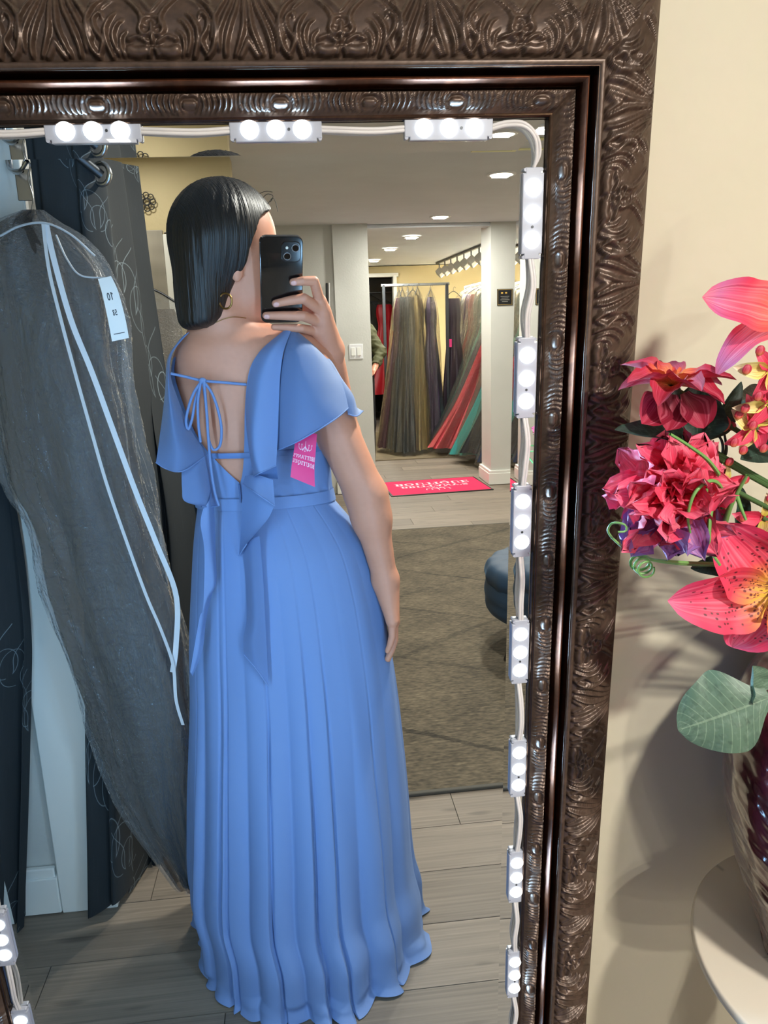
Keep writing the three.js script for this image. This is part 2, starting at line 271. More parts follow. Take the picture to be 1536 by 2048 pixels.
function rail(side, w0, w1, prof, relief, stepS, nW, outer) { // a mitred rail: prof(w) is the height over the glass, w in metres from the glass edge outwards
  const horiz = side === 'top' || side === 'bottom', a0 = horiz ? GX0 : GY0, a1 = horiz ? GX1 : GY1, nS = Math.ceil((a1 - a0 + 2 * w1) / stepS);
  const g = sheet(nS, nW, (u, v) => {
    const w = mix(w0, w1, v), s = mix(a0 - w, a1 + w, u), fade = smooth(0, 0.004, s - (a0 - w)) * smooth(0, 0.004, a1 + w - s);
    const h = prof(w) + (relief ? relief(s * 1000, (w - w0) * 1000, (w1 - w0) * 1000) * 0.001 * fade : 0);
    if (side === 'top') return [s, GY1 + w, h]; if (side === 'bottom') return [s, GY0 - w, h]; if (side === 'right') return [GX1 + w, s, h]; return [GX0 - w, s, h];
  }, (a1 - a0) * 4, (w1 - w0) * 4);
  if (side === 'bottom' || side === 'right') { g.index.array.reverse(); g.computeVertexNormals(); }
  return rolled(g);
}
const lipProf = w => table([[0, -0.003], [0.0006, 0.006], [0.0045, 0.0085]], w)[0];
const beadProf = w => table([[0.0045, 0.0085], [0.008, 0.0115], [0.014, 0.0135], [0.0205, 0.0165]], w)[0];
const coveProf = w => { const k = clamp((w - 0.0205) / 0.0155); return 0.0165 + (k < 0.22 ? -0.007 * Math.sin(k / 0.22 * Math.PI * 0.5) : k < 0.76 ? -0.007 + 0.017 * Math.sin((k - 0.22) / 0.54 * Math.PI) ** 0.8 : mix(-0.006, 0.013, smooth(0.78, 0.95, k))); };
const stripProf = w => table([[0.036, 0.0295], [0.0368, 0.0305], [0.0405, 0.0305], [0.0415, 0.028]], w)[0];
const leafProf = w => table([[0.0415, 0.024], [0.047, 0.0255], [0.056, 0.027], [0.066, 0.0255], [0.077, 0.021], [0.087, 0.0145], [0.0925, 0.01]], w)[0];
for (const side of ['top', 'right', 'left', 'bottom']) {
  const fine = side === 'top' || side === 'right' ? 1 : 2.2;
  part('sight_edge', rail(side, 0, 0.0045, lipProf, null, 0.05, 5), M_cove, mirror);
  part('beaded_rail', rail(side, 0.0045, 0.0205, beadProf, (s, w) => 1.7 * beadMap(s, w), 0.0011 * fine, Math.round(17 / fine)), M_bronze, mirror);
  part('dark_cove', rail(side, 0.0205, 0.0239, coveProf, null, 0.05, 8), M_cove, mirror);
  part('bronze_ridge', rail(side, 0.0239, 0.0323, coveProf, null, 0.05, 16), M_ridge, mirror, 'smooth burnished copper ridge');
  part('dark_cove', rail(side, 0.0323, 0.036, coveProf, null, 0.05, 10), M_cove, mirror);
  part('flat_fillet', rail(side, 0.036, 0.0415, stripProf, null, 0.05, 8), M_bronze, mirror);
  part('carved_leaf_rail', rail(side, 0.0415, 0.0925, leafProf, (s, w, W) => 1.3 * leafMap(s + 22, w * 52 / W) * smooth(0, 2.5, w) * smooth(0, 1.5, W - w), 0.00125 * fine, Math.round(44 / fine)), M_bronze, mirror, 'carved acanthus leaves and scrolls');
  part('frame_side', rail(side, 0.0925, 0.0935, w => mix(0.01, -0.032, (w - 0.0925) / 0.001), null, 0.05, 4), M_cove, mirror);
}

// ---------------------------------------------------------------- light modules stuck round the glass
const ledGlow = new THREE.MeshStandardMaterial({ color: '#ffffff', emissive: new THREE.Color(0.86, 0.95, 1), emissiveIntensity: 2.4, roughness: 0.3 });
const M_led = phy('#b4b8c4', 0.3, { clearcoat: 0.4 });
const moduleParts = (() => {
  const s = new THREE.Shape(), L = 0.033, Hh = 0.0088, e = 0.0375, eh = 0.0062;
  s.moveTo(-L, -Hh); s.lineTo(L, -Hh); s.lineTo(L, -eh); s.lineTo(e, -eh); s.lineTo(e, eh); s.lineTo(L, eh); s.lineTo(L, Hh); s.lineTo(-L, Hh); s.lineTo(-L, eh); s.lineTo(-e, eh); s.lineTo(-e, -eh); s.lineTo(-L, -eh); s.closePath();
  const body = new THREE.ExtrudeGeometry(s, { depth: 0.0044, bevelEnabled: true, bevelThickness: 0.0008, bevelSize: 0.0008, bevelSegments: 2 }).translate(0, 0, 0.001);
  const pegs = join([[-0.0365, 0.0072], [0.0365, -0.0072], [0.0365, 0.0072], [-0.0365, -0.0072]].map(([x, y]) => new THREE.CylinderGeometry(0.0016, 0.0016, 0.005, 10).rotateX(Math.PI / 2).translate(x, y, 0.0035)));
  return { body: join([body, pegs]), dome: new THREE.SphereGeometry(0.0078, 24, 12, 0, Math.PI * 2, 0, Math.PI / 2).rotateX(Math.PI / 2).scale(1, 1, 0.62).translate(0, 0, 0.0058), screw: new THREE.CylinderGeometry(0.0012, 0.0012, 0.0008, 10).rotateX(Math.PI / 2).translate(0.0108, 0, 0.0064) };
})();
const mirrorPoint = (x, y, z = 0) => [x, y * Math.cos(LEAN) + z * Math.sin(LEAN), mirrorAt[2] - y * Math.sin(LEAN) + z * Math.cos(LEAN)];
function ledModule(x, y, turn, label) {
  const t = thing('led_module', label, 'LED light', mirrorPoint(x, y), 'white three lamp modules of the light string');
  t.rotation.x = -LEAN; const tilt = new THREE.Group(); t.rotateZ(turn);
  part('housing', moduleParts.body, M_led, t); for (const k of [-0.0218, 0, 0.0218]) { const m = part('lamp_lens', moduleParts.dome, ledGlow, t); m.position.x = k; } part('screw', moduleParts.screw, M.darkSteel, t);
  const l = new THREE.RectAreaLight(COOL, LED_NITS, 0.058, 0.014); l.position.set(0, 0, 0.0125); l.rotation.y = Math.PI; l.name = 'lamp'; t.add(l);
  return t;
}
const onTop = [-0.303, -0.155, -0.007, 0.1395], onRight = [[0.2155, 1.4994], [0.2155, 1.3531], [0.2165, 1.2083], [0.2195, 1.0597], [0.223, 0.9107], [0.2255, 0.7558], [0.2285, 0.6007], [0.23, 0.45], [0.231, 0.3]], onLeft = [1.48, 1.33, 1.18, 1.035, 0.89, 0.745, 0.6, 0.45, 0.3].map(y => [-0.372 + (1.5 - y) * 0.004, y]);
const ordinal = ['first', 'second', 'third', 'fourth', 'fifth', 'sixth', 'seventh', 'eighth', 'ninth'];
onTop.forEach((x, k) => ledModule(x, 1.5692, 0, ['lit three lamp module on the top glass edge, hidden past the left side', 'lit three lamp module on the top glass edge over the curtains', 'lit three lamp module on the top glass edge above the dark hair', 'lit three lamp module on the top glass edge nearest the corner'][k]));
onRight.forEach(([x, y], k) => ledModule(x, y, -Math.PI / 2 + 0.01, `${ordinal[k]} lit module down from the top corner on the right glass edge`));
onLeft.forEach(([x, y], k) => ledModule(x, y, Math.PI / 2, `${ordinal[k]} lit module down from the top on the left glass edge`));
{
  const mp = (x, y, z = 0.004) => mirrorPoint(x, y, z), run = P => [-0.0013, 0.0013].map(o => tube(P.map(([x, y, z], i) => mp(x + (Math.abs(P[Math.min(i + 1, P.length - 1)][1] - P[Math.max(0, i - 1)][1]) > 0.02 ? o : 0), y + (Math.abs(P[Math.min(i + 1, P.length - 1)][1] - P[Math.max(0, i - 1)][1]) > 0.02 ? 0 : o), z)), 0.0017, 36, 7)), gs = [], tw = thing('light_string_cable', 'white twin cable joining the lit modules round the mirror glass', 'cable', [0, 0, 0]);
  seed(31);
  for (let k = 1; k < onTop.length; k++) { const a = onTop[k - 1] + 0.036, b = onTop[k] - 0.036; gs.push(...run([[a, 1.5692], [mix(a, b, 0.3), 1.5680 - rnd(0, 0.0015), 0.007], [mix(a, b, 0.65), 1.5675, 0.006], [b, 1.5692]])); }
  gs.push(...run([[0.1755, 1.5692], [0.19, 1.5722, 0.006], [0.205, 1.5708, 0.008], [0.2155, 1.561, 0.008], [0.2185, 1.548, 0.006], [0.2155, 1.5365]]));
  for (const L of [onRight, onLeft]) for (let k = 1; k < L.length; k++) { const [xa, ya] = [L[k - 1][0], L[k - 1][1] - 0.036], [xb, yb] = [L[k][0], L[k][1] + 0.036]; gs.push(...run([[xa, ya], [mix(xa, xb, 0.35) + rnd(0.0005, 0.003), mix(ya, yb, 0.35), 0.008], [mix(xa, xb, 0.7) + rnd(-0.002, 0.002), mix(ya, yb, 0.7), 0.008], [xb, yb]])); }
  gs.push(...run([[-0.339, 1.5692], [-0.36, 1.566, 0.006], [-0.371, 1.55, 0.006], [-0.372, 1.516]]));
  const M_cable = std('#ded9d6', 0.45); for (const g of gs) part('wire', g, M_cable, tw);
}

// ---------------------------------------------------------------- fitting room corner
struct('wall_fitting', metreUV(boxAt(XL, -0.27, 0, H, 2.62, 2.74)), M.wallBeige, 'yellow lit wall behind the grey wood panel');
const partition = struct('wall_partition', metreUV(boxAt(-1.15, -0.53, 0, H, 0.31, 0.4)), M.wallPale, 'white partition end between the two fitting room curtains');
struct('trim_3', rbox(0.135, 2.2, 0.024, 0.004).translate(-0.595, 1.1, 0.3), M.trim, 'flat white casing on the partition end', 'trim');
struct('baseboard_partition', board(-1.14, -0.663, 0.285, 0.31), M.trim, 'white baseboard left of the partition casing', 'baseboard');
const swirl = drawn(1024, 1024, (c, w, h) => {
  c.fillStyle = '#20262a'; c.fillRect(0, 0, w, h); seed(5);
  for (let k = 0; k < 900; k++) { c.fillStyle = `rgba(${rnd() < 0.5 ? '14,18,20' : '66,76,82'},0.10)`; c.fillRect(rnd(0, w), rnd(0, h), rnd(2, 3), rnd(20, 90)); }
  const line = pts => { for (const ox of [-w, 0, w]) for (const oy of [-h, 0, h]) { c.beginPath(); pts.forEach(([x, y], i) => i ? c.lineTo(x + ox, y + oy) : c.moveTo(x + ox, y + oy)); c.stroke(); } };
  c.lineCap = 'round';
  for (let k = 0; k < 20; k++) { // one embroidered vine: loops hanging off a wandering stem
    const x0 = (k * 0.618 % 1) * w, y0 = (k * 0.382 % 1) * h, R0 = rnd(34, 62), dir = rnd() < 0.5 ? -1 : 1, P = []; c.strokeStyle = `rgba(138,152,158,${rnd(0.5, 0.8)})`; c.lineWidth = rnd(2.6, 4);
    for (let a = 0; a <= 1; a += 0.01) { const s = Math.min(a / 0.72, 1) * 5.7, q = Math.max(0, a - 0.72); P.push([x0 + dir * Math.sin(s) * R0 - dir * q * 150 + dir * 120 * q * Math.sin(q * 16), y0 - Math.cos(s) * R0 * 1.5 + q * 620]); }
    line(P); 
  }
});
const clothBump = grey(128, 128, (x, y) => 128 + 40 * Math.sin(x * Math.PI / 2) + 40 * Math.sin(y * Math.PI / 2) + 30 * tiled(20, 20, x, y, 128, 128, 81));
const M_curtain = phy('#ffffff', 0.8, { map: rep(swirl, 1.45, 1.45), sheen: 0.08, sheenRoughness: 0.5, sheenColor: new THREE.Color('#7f96a6') });
const ripple = (amp, f, ph, near = 1) => (p, u, v) => [p[0] + amp * 0.3 * Math.sin(u * f + ph + v), p[1], p[2] + amp * mix(near, 1, smooth(0.2, 0.6, u)) * (0.35 + v) * Math.sin(u * f + ph + 0.8 * Math.sin(v * 2.3)) + 0.006 * nz(u * 6, v * 9, ph)];
const turnCols = cols => cols[0].map((_, i) => cols.map(c => c[i])); // columns of points -> rows
{
  const g = patch(turnCols([
    [[-0.4933, 1.8876, 0.245], [-0.5029, 1.6648, 0.245], [-0.4918, 1.2733, 0.245], [-0.5113, 0.8336, 0.245], [-0.5495, 0.4684, 0.245], [-0.5986, 0.0077, 0.245]],
    [[-0.4274, 1.8542, 0.25], [-0.4358, 1.6177, 0.25], [-0.4357, 1.2705, 0.25], [-0.4625, 0.8283, 0.25], [-0.502, 0.4609, 0.25], [-0.5423, 0.0309, 0.255]],
    [[-0.3778, 1.7599, 0.27], [-0.3774, 1.6191, 0.27], [-0.3812, 1.2664, 0.27], [-0.4126, 0.814, 0.28], [-0.4593, 0.4392, 0.28], [-0.5001, 0.043, 0.29]],
    [[-0.3693, 1.769, 0.42], [-0.3623, 1.6166, 0.42], [-0.3559, 1.2524, 0.42], [-0.3597, 0.8251, 0.42], [-0.4277, 0.3832, 0.42], [-0.4831, -0.0013, 0.42]],
    [[-0.3442, 1.775, 0.5], [-0.3407, 1.5921, 0.5], [-0.3227, 1.244, 0.5], [-0.278, 0.8609, 0.5], [-0.3113, 0.4451, 0.5], [-0.3898, 0.0275, 0.53]],
  ]), 120, 60, ripple(0.028, 26, 0.6, 0.22), 0.75, 1.85);
  const t = thing('fitting_room_curtain', 'charcoal teal curtain with pale embroidered swirls behind the hanging garment bag', 'curtain', [-0.55, 0, 0.3], 'fitting room curtains');
  wpart('curtain_cloth', g, M_curtain, t);
  const ring = (p, r) => new THREE.TorusGeometry(r, 0.005, 10, 28).rotateY(0.5).translate(...p);
  for (const p of [[-0.3667, 1.7139, 0.262], [-0.3708, 1.7652, 0.24]]) wpart('grommet', ring(p, 0.02), M.steel, t, 'silver curtain ring');
  const g2 = patch(turnCols([
    [[-0.6944, 1.7994, 0.2], [-0.7796, 1.2893, 0.2], [-0.8193, 0.8719, 0.2], [-0.8654, 0.5254, 0.2], [-0.9006, 0.1023, 0.2]],
    [[-0.6394, 1.8088, 0.24], [-0.7118, 1.283, 0.24], [-0.7475, 0.8525, 0.24], [-0.7907, 0.4948, 0.24], [-0.8371, 0.0315, 0.24]],
    [[-0.571, 1.7987, 0.2], [-0.6379, 1.2833, 0.2], [-0.6593, 0.8604, 0.2], [-0.6983, 0.5091, 0.2], [-0.7507, 0.0554, 0.2]],
    [[-0.5594, 1.8083, 0.24], [-0.6044, 1.2785, 0.24], [-0.6087, 0.8424, 0.24], [-0.6534, 0.5068, 0.24], [-0.7314, 0.0249, 0.24]],
  ]), 90, 50, ripple(0.022, 22, 2.1), 0.6, 1.85);
  single('fitting_room_curtain', g2, M_curtain, 'dark teal swirl curtain cut by the left picture edge, left of the white casing', 'curtain', 'fitting room curtains');
  single('curtain_rod', tube([[-0.4697, 1.8196, 0.2], [-0.4265, 1.7665, 0.215], [-0.366, 1.7113, 0.258]], 0.009, 40, 12), M.darkSteel, 'dark rod carrying the swirl curtain rings', 'rod');
  const hk = thing('coat_hook', 'steel double coat hook on the white partition holding a wire hanger', 'hook', [-0.525, 1.7, 0.288]);
  wpart('hook_arm', tube([[-0.5468, 1.7737, 0.285], [-0.5469, 1.7351, 0.275], [-0.5261, 1.7173, 0.24], [-0.5052, 1.7142, 0.215], [-0.4875, 1.727, 0.2]], 0.004, 30, 8), M.steel, hk); wpart('hook_arm', tube([[-0.5424, 1.7645, 0.285], [-0.539, 1.7248, 0.27], [-0.5222, 1.7154, 0.25], [-0.5087, 1.7161, 0.235]], 0.0035, 24, 8), M.steel, hk);
  part('hook_plate', rbox(0.03, 0.06, 0.006, 0.002), M.steel, hk);
}
// ---------------------------------------------------------------- film bags and gowns
const creaseBump = grey(512, 512, (x, y) => { const wx = 0.06 * tiled(5, 5, x, y, 512, 512, 91) * 512; const r = (f, g, o) => 1 - Math.abs(tiled(f, g, (x + wx + 512) % 512, y, 512, 512, o)) * 3.2; const v = 0.5 * Math.max(0, r(9, 7, 12)) ** 3 + 0.35 * Math.max(0, r(21, 16, 15)) ** 3 + 0.25 * Math.max(0, r(44, 36, 18)) ** 2 + 0.5 * tiled(4, 4, x, y, 512, 512, 13); return 60 + 120 * v; });
const film = (tone = '#f2f4f5', r = 0.16, b = 0.006, rx = 2, ry = 3, tr = 0.9) => phy(tone, r, { transmission: tr, thickness: 0, ior: 1.5, specularIntensity: 1, bumpMap: rep(creaseBump, rx, ry), bumpScale: b });
const filmNear = film('#f6f8fa', 0.06, 0.0075, 2.2, 6, 0.93), filmFar = film('#f4f2ec', 0.07, 0.014, 1.5, 3, 0.985);
const sparkleBump = grey(256, 256, (x, y) => 128 + 127 * Math.sin(x * 12.9898 + y * 78.233 + 40 * Math.sin(Math.floor(x / 3) * 7.1 + Math.floor(y / 3) * 3.7)) );
const sparkle = (hex, metal = 0.55) => phy(hex, 0.3, { metalness: metal, bumpMap: rep(sparkleBump, 2, 5), bumpScale: 0.004 });
const satin = hex => phy(hex, 0.5, { sheen: 0.08, sheenColor: new THREE.Color(hex) });
function gown(label, o) {
  const { x, z, top = 1.82, bottom = 0.07, ang = 0, w = 1, flare = 0.26, sx = 0, sz = 0, mat, bag = filmFar, sd = 1, group, name = 'bagged_gown' } = o, t = thing(name, label, 'gown', [x, 0, z], group), ca = Math.cos(ang), sa = Math.sin(ang), ht = top - bottom;
  const ringAt = (A, B, k, a, wob) => { const c = Math.cos(a), s = Math.sin(a), q = Math.max(0, k) ** 1.4; return [sx * q + ca * A * c * wob - sa * B * s * wob, top - ht * k, sz * q + sa * A * c * wob + ca * B * s * wob]; };
  const body = [[0, 0.01, 0.008], [0.03, 0.09, 0.02], [0.08, 0.135, 0.05], [0.16, 0.14, 0.07], [0.28, 0.115, 0.06], [0.4, 0.15, 0.08], [0.7, 0.2, 0.12], [1, flare, flare * 0.6]], cover = [[0, 0.012, 0.01], [0.02, 0.07, 0.03], [0.06, 0.19, 0.06], [0.12, 0.235, 0.085], [0.3, 0.24, 0.105], [0.65, 0.255, 0.125], [1, flare + 0.035, flare * 0.62 + 0.03]];
  if (mat) part('gown', sheet(72, 40, (u, v) => { const k = 0.05 + 0.95 * v, [A, B] = table(body, k), a = u * Math.PI * 2; return ringAt(A * w, B * w, k, a, 1 + (0.02 + 0.16 * v) * Math.sin(a * 9 + sd + 2 * nz(a, v * 2, sd)) + 0.05 * Math.sin(a * 17 + sd * 3) * v); }, 1, 2), mat, t);
  if (bag) part('garment_bag', sheet(96, 64, (u, v) => { const k = v * 1.035 - 0.012, [A, B] = table(cover, Math.max(0, k)), a = u * Math.PI * 2, c = Math.cos(a), s = Math.sin(a); return ringAt(A * w, B * w, Math.max(-0.012, k), a, 1 + 0.09 * nz(c * 2.2 + sd, v * 5, s * 2.2) + 0.05 * nz(c * 6, v * 9 + sd, s * 6) + 0.04 * Math.sin(a * 7 + 3 * nz(v * 3, sd, 0))); }, 1, 1), bag, t, 'clear crinkled plastic garment bag');
  part('hanger', join([tube([[0, top - 0.005, 0], [0, top + 0.025, 0], [0.012, top + 0.045, 0], [0.026, top + 0.03, 0]], 0.0022, 20, 6), tube([[-0.17 * ca * w, top - 0.075, -0.17 * sa * w], [0, top - 0.005, 0], [0.17 * ca * w, top - 0.075, 0.17 * sa * w]], 0.004, 20, 6)]), M.darkSteel, t);
  return t;
}
{ // the large bag hanging beside the curtain
  const t = thing('hanging_garment_bag', 'large clear plastic garment bag over a dark gown hanging by the swirl curtain', 'garment bag', [-0.45, 0, 0.2]);
  const outline = [[420, 45, 85], [445, -12, 116], [480, -42, 166], [540, -60, 216], [620, -60, 243], [740, -45, 253], [860, -18, 276], [980, 18, 303], [1060, 56, 321], [1150, 76, 342], [1260, 112, 372], [1400, 162, 394], [1500, 196, 408], [1620, 248, 410], [1775, 346, 418]];
  const L = [[-0.5075, 1.64, 0.2], [-0.563, 1.6184, 0.2], [-0.595, 1.5873, 0.2], [-0.6197, 1.5327, 0.2], [-0.6309, 1.4581, 0.2], [-0.6339, 1.3425, 0.2], [-0.6255, 1.2224, 0.2], [-0.6079, 1.0971, 0.2], [-0.5818, 1.01, 0.2], [-0.5747, 0.9105, 0.2], [-0.5537, 0.7839, 0.2], [-0.5214, 0.6153, 0.2], [-0.4991, 0.4897, 0.2], [-0.4588, 0.3315, 0.2], [-0.3723, 0.1, 0.22]];
  const Rr = [[-0.4706, 1.6394, 0.2], [-0.4448, 1.6162, 0.2], [-0.4019, 1.5833, 0.2], [-0.361, 1.5263, 0.2], [-0.3434, 1.4495, 0.2], [-0.3463, 1.3316, 0.2], [-0.3362, 1.2089, 0.2], [-0.3217, 1.0813, 0.2], [-0.3117, 0.9934, 0.2], [-0.2993, 0.8917, 0.2], [-0.279, 0.7628, 0.2], [-0.2699, 0.593, 0.2], [-0.265, 0.4669, 0.2], [-0.2759, 0.3117, 0.2], [-0.2874, 0.0896, 0.22]];
  const shell = (grow, depth, wr, sd, nu, nv, crush = 0.6) => sheet(nu, nv, (u, v) => {
    const a = catmull(L, v), b = catmull(Rr, v), th = u * Math.PI * 2, c = Math.cos(th), s = Math.sin(th), m = [0, 1, 2].map(j => (a[j] + b[j]) / 2), hw = (b[0] - a[0]) / 2 * grow, hy = (b[1] - a[1]) / 2 * grow, dp = Math.min(depth, Math.abs(hw) * 0.6) * (0.6 + 0.4 * v);
    const wob = wr * (0.9 * nz(c * 2.4, v * 7, s * 2.4 + sd) + 0.3 * Math.sin(th * 9 + 4 * nz(v * 4, sd, 0.3) + v * 3) + crush * (0.45 * (0.25 - Math.abs(nz(c * 6, v * 12, s * 6 + sd))) * 2 + 0.26 * (0.25 - Math.abs(nz(c * 14 + 4, v * 30, s * 14))) * 2));
    return [m[0] + hw * c * (1 + wob * 2.2), m[1] + hy * c, m[2] + dp * s + wob * 0.14 * Math.sign(s || 1) * Math.abs(s)];
  }, 1, 1);
  wpart('dark_gown', shell(0.46, 0.03, 0.05, 3, 90, 70), phy('#23262b', 0.35, { sheen: 0.5, bumpMap: rep(creaseBump, 2, 5), bumpScale: 0.008 }), t, 'black and brown gown inside the bag');
  wpart('sheer_lining', shell(0.84, 0.06, 0.07, 8, 80, 60), phy('#b3aca6', 0.3, { transmission: 0.93, thickness: 0, ior: 1.25, bumpMap: rep(creaseBump, 2, 5), bumpScale: 0.003 }), t);
  wpart('plastic_film', shell(1, 0.085, 0.085, 5, 300, 340, 0.4), filmNear, t, 'clear crinkled film full of small highlights');
  const strip = (P, w) => sheet(60, 2, (u, v) => { const p = catmull(P, u), q = catmull(P, Math.min(1, u + 0.01)), o = catmull(P, Math.max(0, u - 0.01)), dx = q[0] - o[0], dy = q[1] - o[1], l = Math.hypot(dx, dy) || 1, k = (v - 0.5) * w; return [p[0] - dy / l * k, p[1] + dx / l * k, p[2] + 0.002 * Math.cos(v * 3.1)]; });
  const M_ribbon = phy('#dfe3ea', 0.45, { sheen: 0.3 });
  wpart('white_ribbon', strip([[-0.4474, 1.6056, 0.13], [-0.4371, 1.5397, 0.115], [-0.4186, 1.4313, 0.11], [-0.3918, 1.333, 0.11], [-0.3651, 1.2215, 0.11], [-0.3359, 1.1004, 0.11], [-0.306, 0.9901, 0.11], [-0.2778, 0.8741, 0.115], [-0.288, 0.7638, 0.115], [-0.302, 0.7001, 0.12]], 0.0115), M_ribbon, t);
  wpart('white_ribbon', strip([[-0.4527, 1.6057, 0.13], [-0.4483, 1.5223, 0.115], [-0.4367, 1.4319, 0.11], [-0.4231, 1.3342, 0.11], [-0.4064, 1.2234, 0.11], [-0.3886, 1.1134, 0.11], [-0.3642, 0.999, 0.11], [-0.3369, 0.88, 0.11], [-0.3144, 0.8015, 0.11], [-0.2978, 0.7206, 0.112], [-0.2997, 0.6386, 0.115], [-0.2914, 0.5762, 0.12]], 0.0075), M_ribbon, t);
  wpart('bag_seam', join([tube([[-0.5284, 1.5842, 0.12], [-0.4909, 1.6008, 0.12], [-0.4462, 1.6052, 0.12], [-0.4056, 1.5858, 0.125], [-0.3687, 1.5475, 0.14]], 0.0022, 30, 6), tube([[-0.428, 1.5834, 0.115], [-0.4117, 1.5387, 0.11], [-0.3926, 1.5117, 0.11], [-0.3459, 1.5058, 0.12]], 0.0018, 30, 6)]), phy('#c9cdd2', 0.3, { transmission: 0.4, thickness: 0 }), t);
  const card = drawn(128, 256, (c, w, h) => { c.fillStyle = '#eceae6'; c.fillRect(0, 0, w, h); c.fillStyle = '#26282c'; c.font = 'bold 40px sans-serif'; c.textAlign = 'center'; c.fillText('10', 70, 110); c.font = 'bold 26px sans-serif'; c.fillText('58', 66, 160); c.fillRect(30, 222, 70, 3); });
  const cardGeo = patch([[[-0.3472, 1.3895, 0.105], [-0.3163, 1.3949, 0.11]], [[-0.3495, 1.4291, 0.102], [-0.3189, 1.4337, 0.107]], [[-0.3543, 1.4745, 0.102], [-0.3266, 1.4811, 0.107]], [[-0.3599, 1.5034, 0.105], [-0.3369, 1.5085, 0.11]]], 8, 12);
  { const uv = cardGeo.attributes.uv; for (let i = 0; i < uv.count; i++) uv.setX(i, 1 - uv.getX(i)); }
  wpart('price_card', cardGeo, std('#ffffff', 0.5, { map: card }), t, 'white card with two printed numbers');
  wpart('wire_hanger', join([tube([[-0.5046, 1.7169, 0.22], [-0.4967, 1.7346, 0.22], [-0.4874, 1.7228, 0.215], [-0.4927, 1.6988, 0.21], [-0.487, 1.6603, 0.205], [-0.4914, 1.6361, 0.2]], 0.002, 40, 6), tube([[-0.5874, 1.5642, 0.2], [-0.5357, 1.6025, 0.2], [-0.4914, 1.6361, 0.2], [-0.4523, 1.6008, 0.2], [-0.402, 1.5507, 0.2]], 0.003, 40, 6)]), M.steel, t);
}
gown('silver grey bagged gown on the wire hook, behind the woman\'s left shoulder', { x: -0.5, z: 1.35, top: 1.56, bottom: 0.05, w: 0.8, mat: sparkle('#8d8478', 0.3), bag: filmNear, sd: 4, ang: 0.4, group: 'gowns beside the fitting room' });
gown('black bagged gown low behind the woman, left of her waist', { x: -0.3, z: 0.95, top: 1.32, bottom: 0.05, w: 0.62, mat: satin('#1c1d20'), bag: filmNear, sd: 9, ang: 0.9, group: 'gowns beside the fitting room' });
{ // grey panel, wall ornament and wire bracket on the yellow wall
  const grain = texture(128, 256, (x, y) => { const v = 150 + 16 * tiled(3, 30, x, y, 128, 256, 41) + (y % 64 < 2 ? -34 : 0) + 8 * tiled(20, 6, x, y, 128, 256, 44); return [v, v * 0.96, v * 0.88]; });
  const t = thing('wood_panel', 'grey wood grain panel standing against the yellow wall', 'panel', [-0.86, 0, 2.5]);
  part('panel_board', rbox(0.52, 1.88, 0.04, 0.004).translate(0, 0.94, 0.02), std('#ffffff', 0.6, { map: grain }), t); part('edge_strip', rbox(0.03, 1.86, 0.06, 0.004).translate(0.275, 0.93, 0.03), M.trim, t);
  const fl = thing('wall_ornament', 'black wire flower ornament high on the yellow wall', 'ornament', [-0.675, 2.02, 2.6]);
  for (let k = 0; k < 8; k++) part('wire_petal', new THREE.TorusGeometry(0.013, 0.0025, 6, 18).translate(Math.cos(k * Math.PI / 4) * 0.03, Math.sin(k * Math.PI / 4) * 0.03, 0), M.black, fl); part('wire_centre', new THREE.TorusGeometry(0.014, 0.003, 6, 18), M.black, fl);
  single('wire_bracket', tube([[-0.585, 1.86, 2.46], [-0.5, 1.865, 2.46], [-0.5, 1.84, 2.45], [-0.51, 1.7, 2.44], [-0.47, 1.66, 2.44], [-0.44, 1.7, 2.44]], 0.004, 40, 6), M.black, 'black wire bracket bent beside the grey wood panel', 'bracket');
}
// ---------------------------------------------------------------- switch, plaque, panel
{
  const t = thing('light_switch', 'white double rocker light switch on the pale wall', 'light switch', [0.49, 1.21, ZD]);
  part('cover_plate', rbox(0.116, 0.122, 0.006, 0.003).translate(0, 0, -0.003), M.white, t);
  for (const x of [-0.024, 0.024]) { part('rocker', rbox(0.034, 0.068, 0.008, 0.002).rotateX(0.06).translate(x, 0, -0.007), M.trim, t); }
  const sign = drawn(256, 256, (c, w, h) => { c.fillStyle = '#14161b'; c.fillRect(0, 0, w, h); c.strokeStyle = '#a58a52'; c.lineWidth = 6; c.strokeRect(6, 6, w - 12, h - 12); c.fillStyle = '#c9a24e'; c.fillRect(90, 44, 36, 26); c.fillRect(160, 44, 36, 26); c.fillStyle = '#8d8a84'; for (const [y, a] of [[110, 150], [138, 120], [166, 160], [194, 100]]) c.fillRect(128 - a / 2, y, a, 9); });
  const p = thing('wall_plaque', 'small black plaque with gold marks and grey lines on the white column', 'plaque', [1.775, 1.615, 5.2]);
  const face = new THREE.PlaneGeometry(0.128, 0.128).rotateY(Math.PI).translate(0, 0, -0.0062); part('plaque_board', rbox(0.135, 0.135, 0.006, 0.002).translate(0, 0, -0.003), M.black, p); part('plaque_print', face, std('#ffffff', 0.4, { map: sign }), p);
  const v = thing('wall_screen', 'slim black panel with a white edge standing out from the pale wall', 'screen', [0.27, 1.53, 5.05]);
  part('screen_panel', rbox(0.016, 0.46, 0.09, 0.003).rotateZ(-0.03).translate(-0.01, 0, 0), M.black, v); part('screen_edge', rbox(0.01, 0.46, 0.1, 0.003).rotateZ(-0.03).translate(0.008, 0, 0), M.white, v); part('wall_arm', rbox(0.02, 0.06, 0.14, 0.003).translate(0.02, -0.2, 0.06), M.darkSteel, v); part('small_box', rbox(0.03, 0.045, 0.03, 0.004).translate(0.045, -0.19, 0.03), M.steel, v);
}
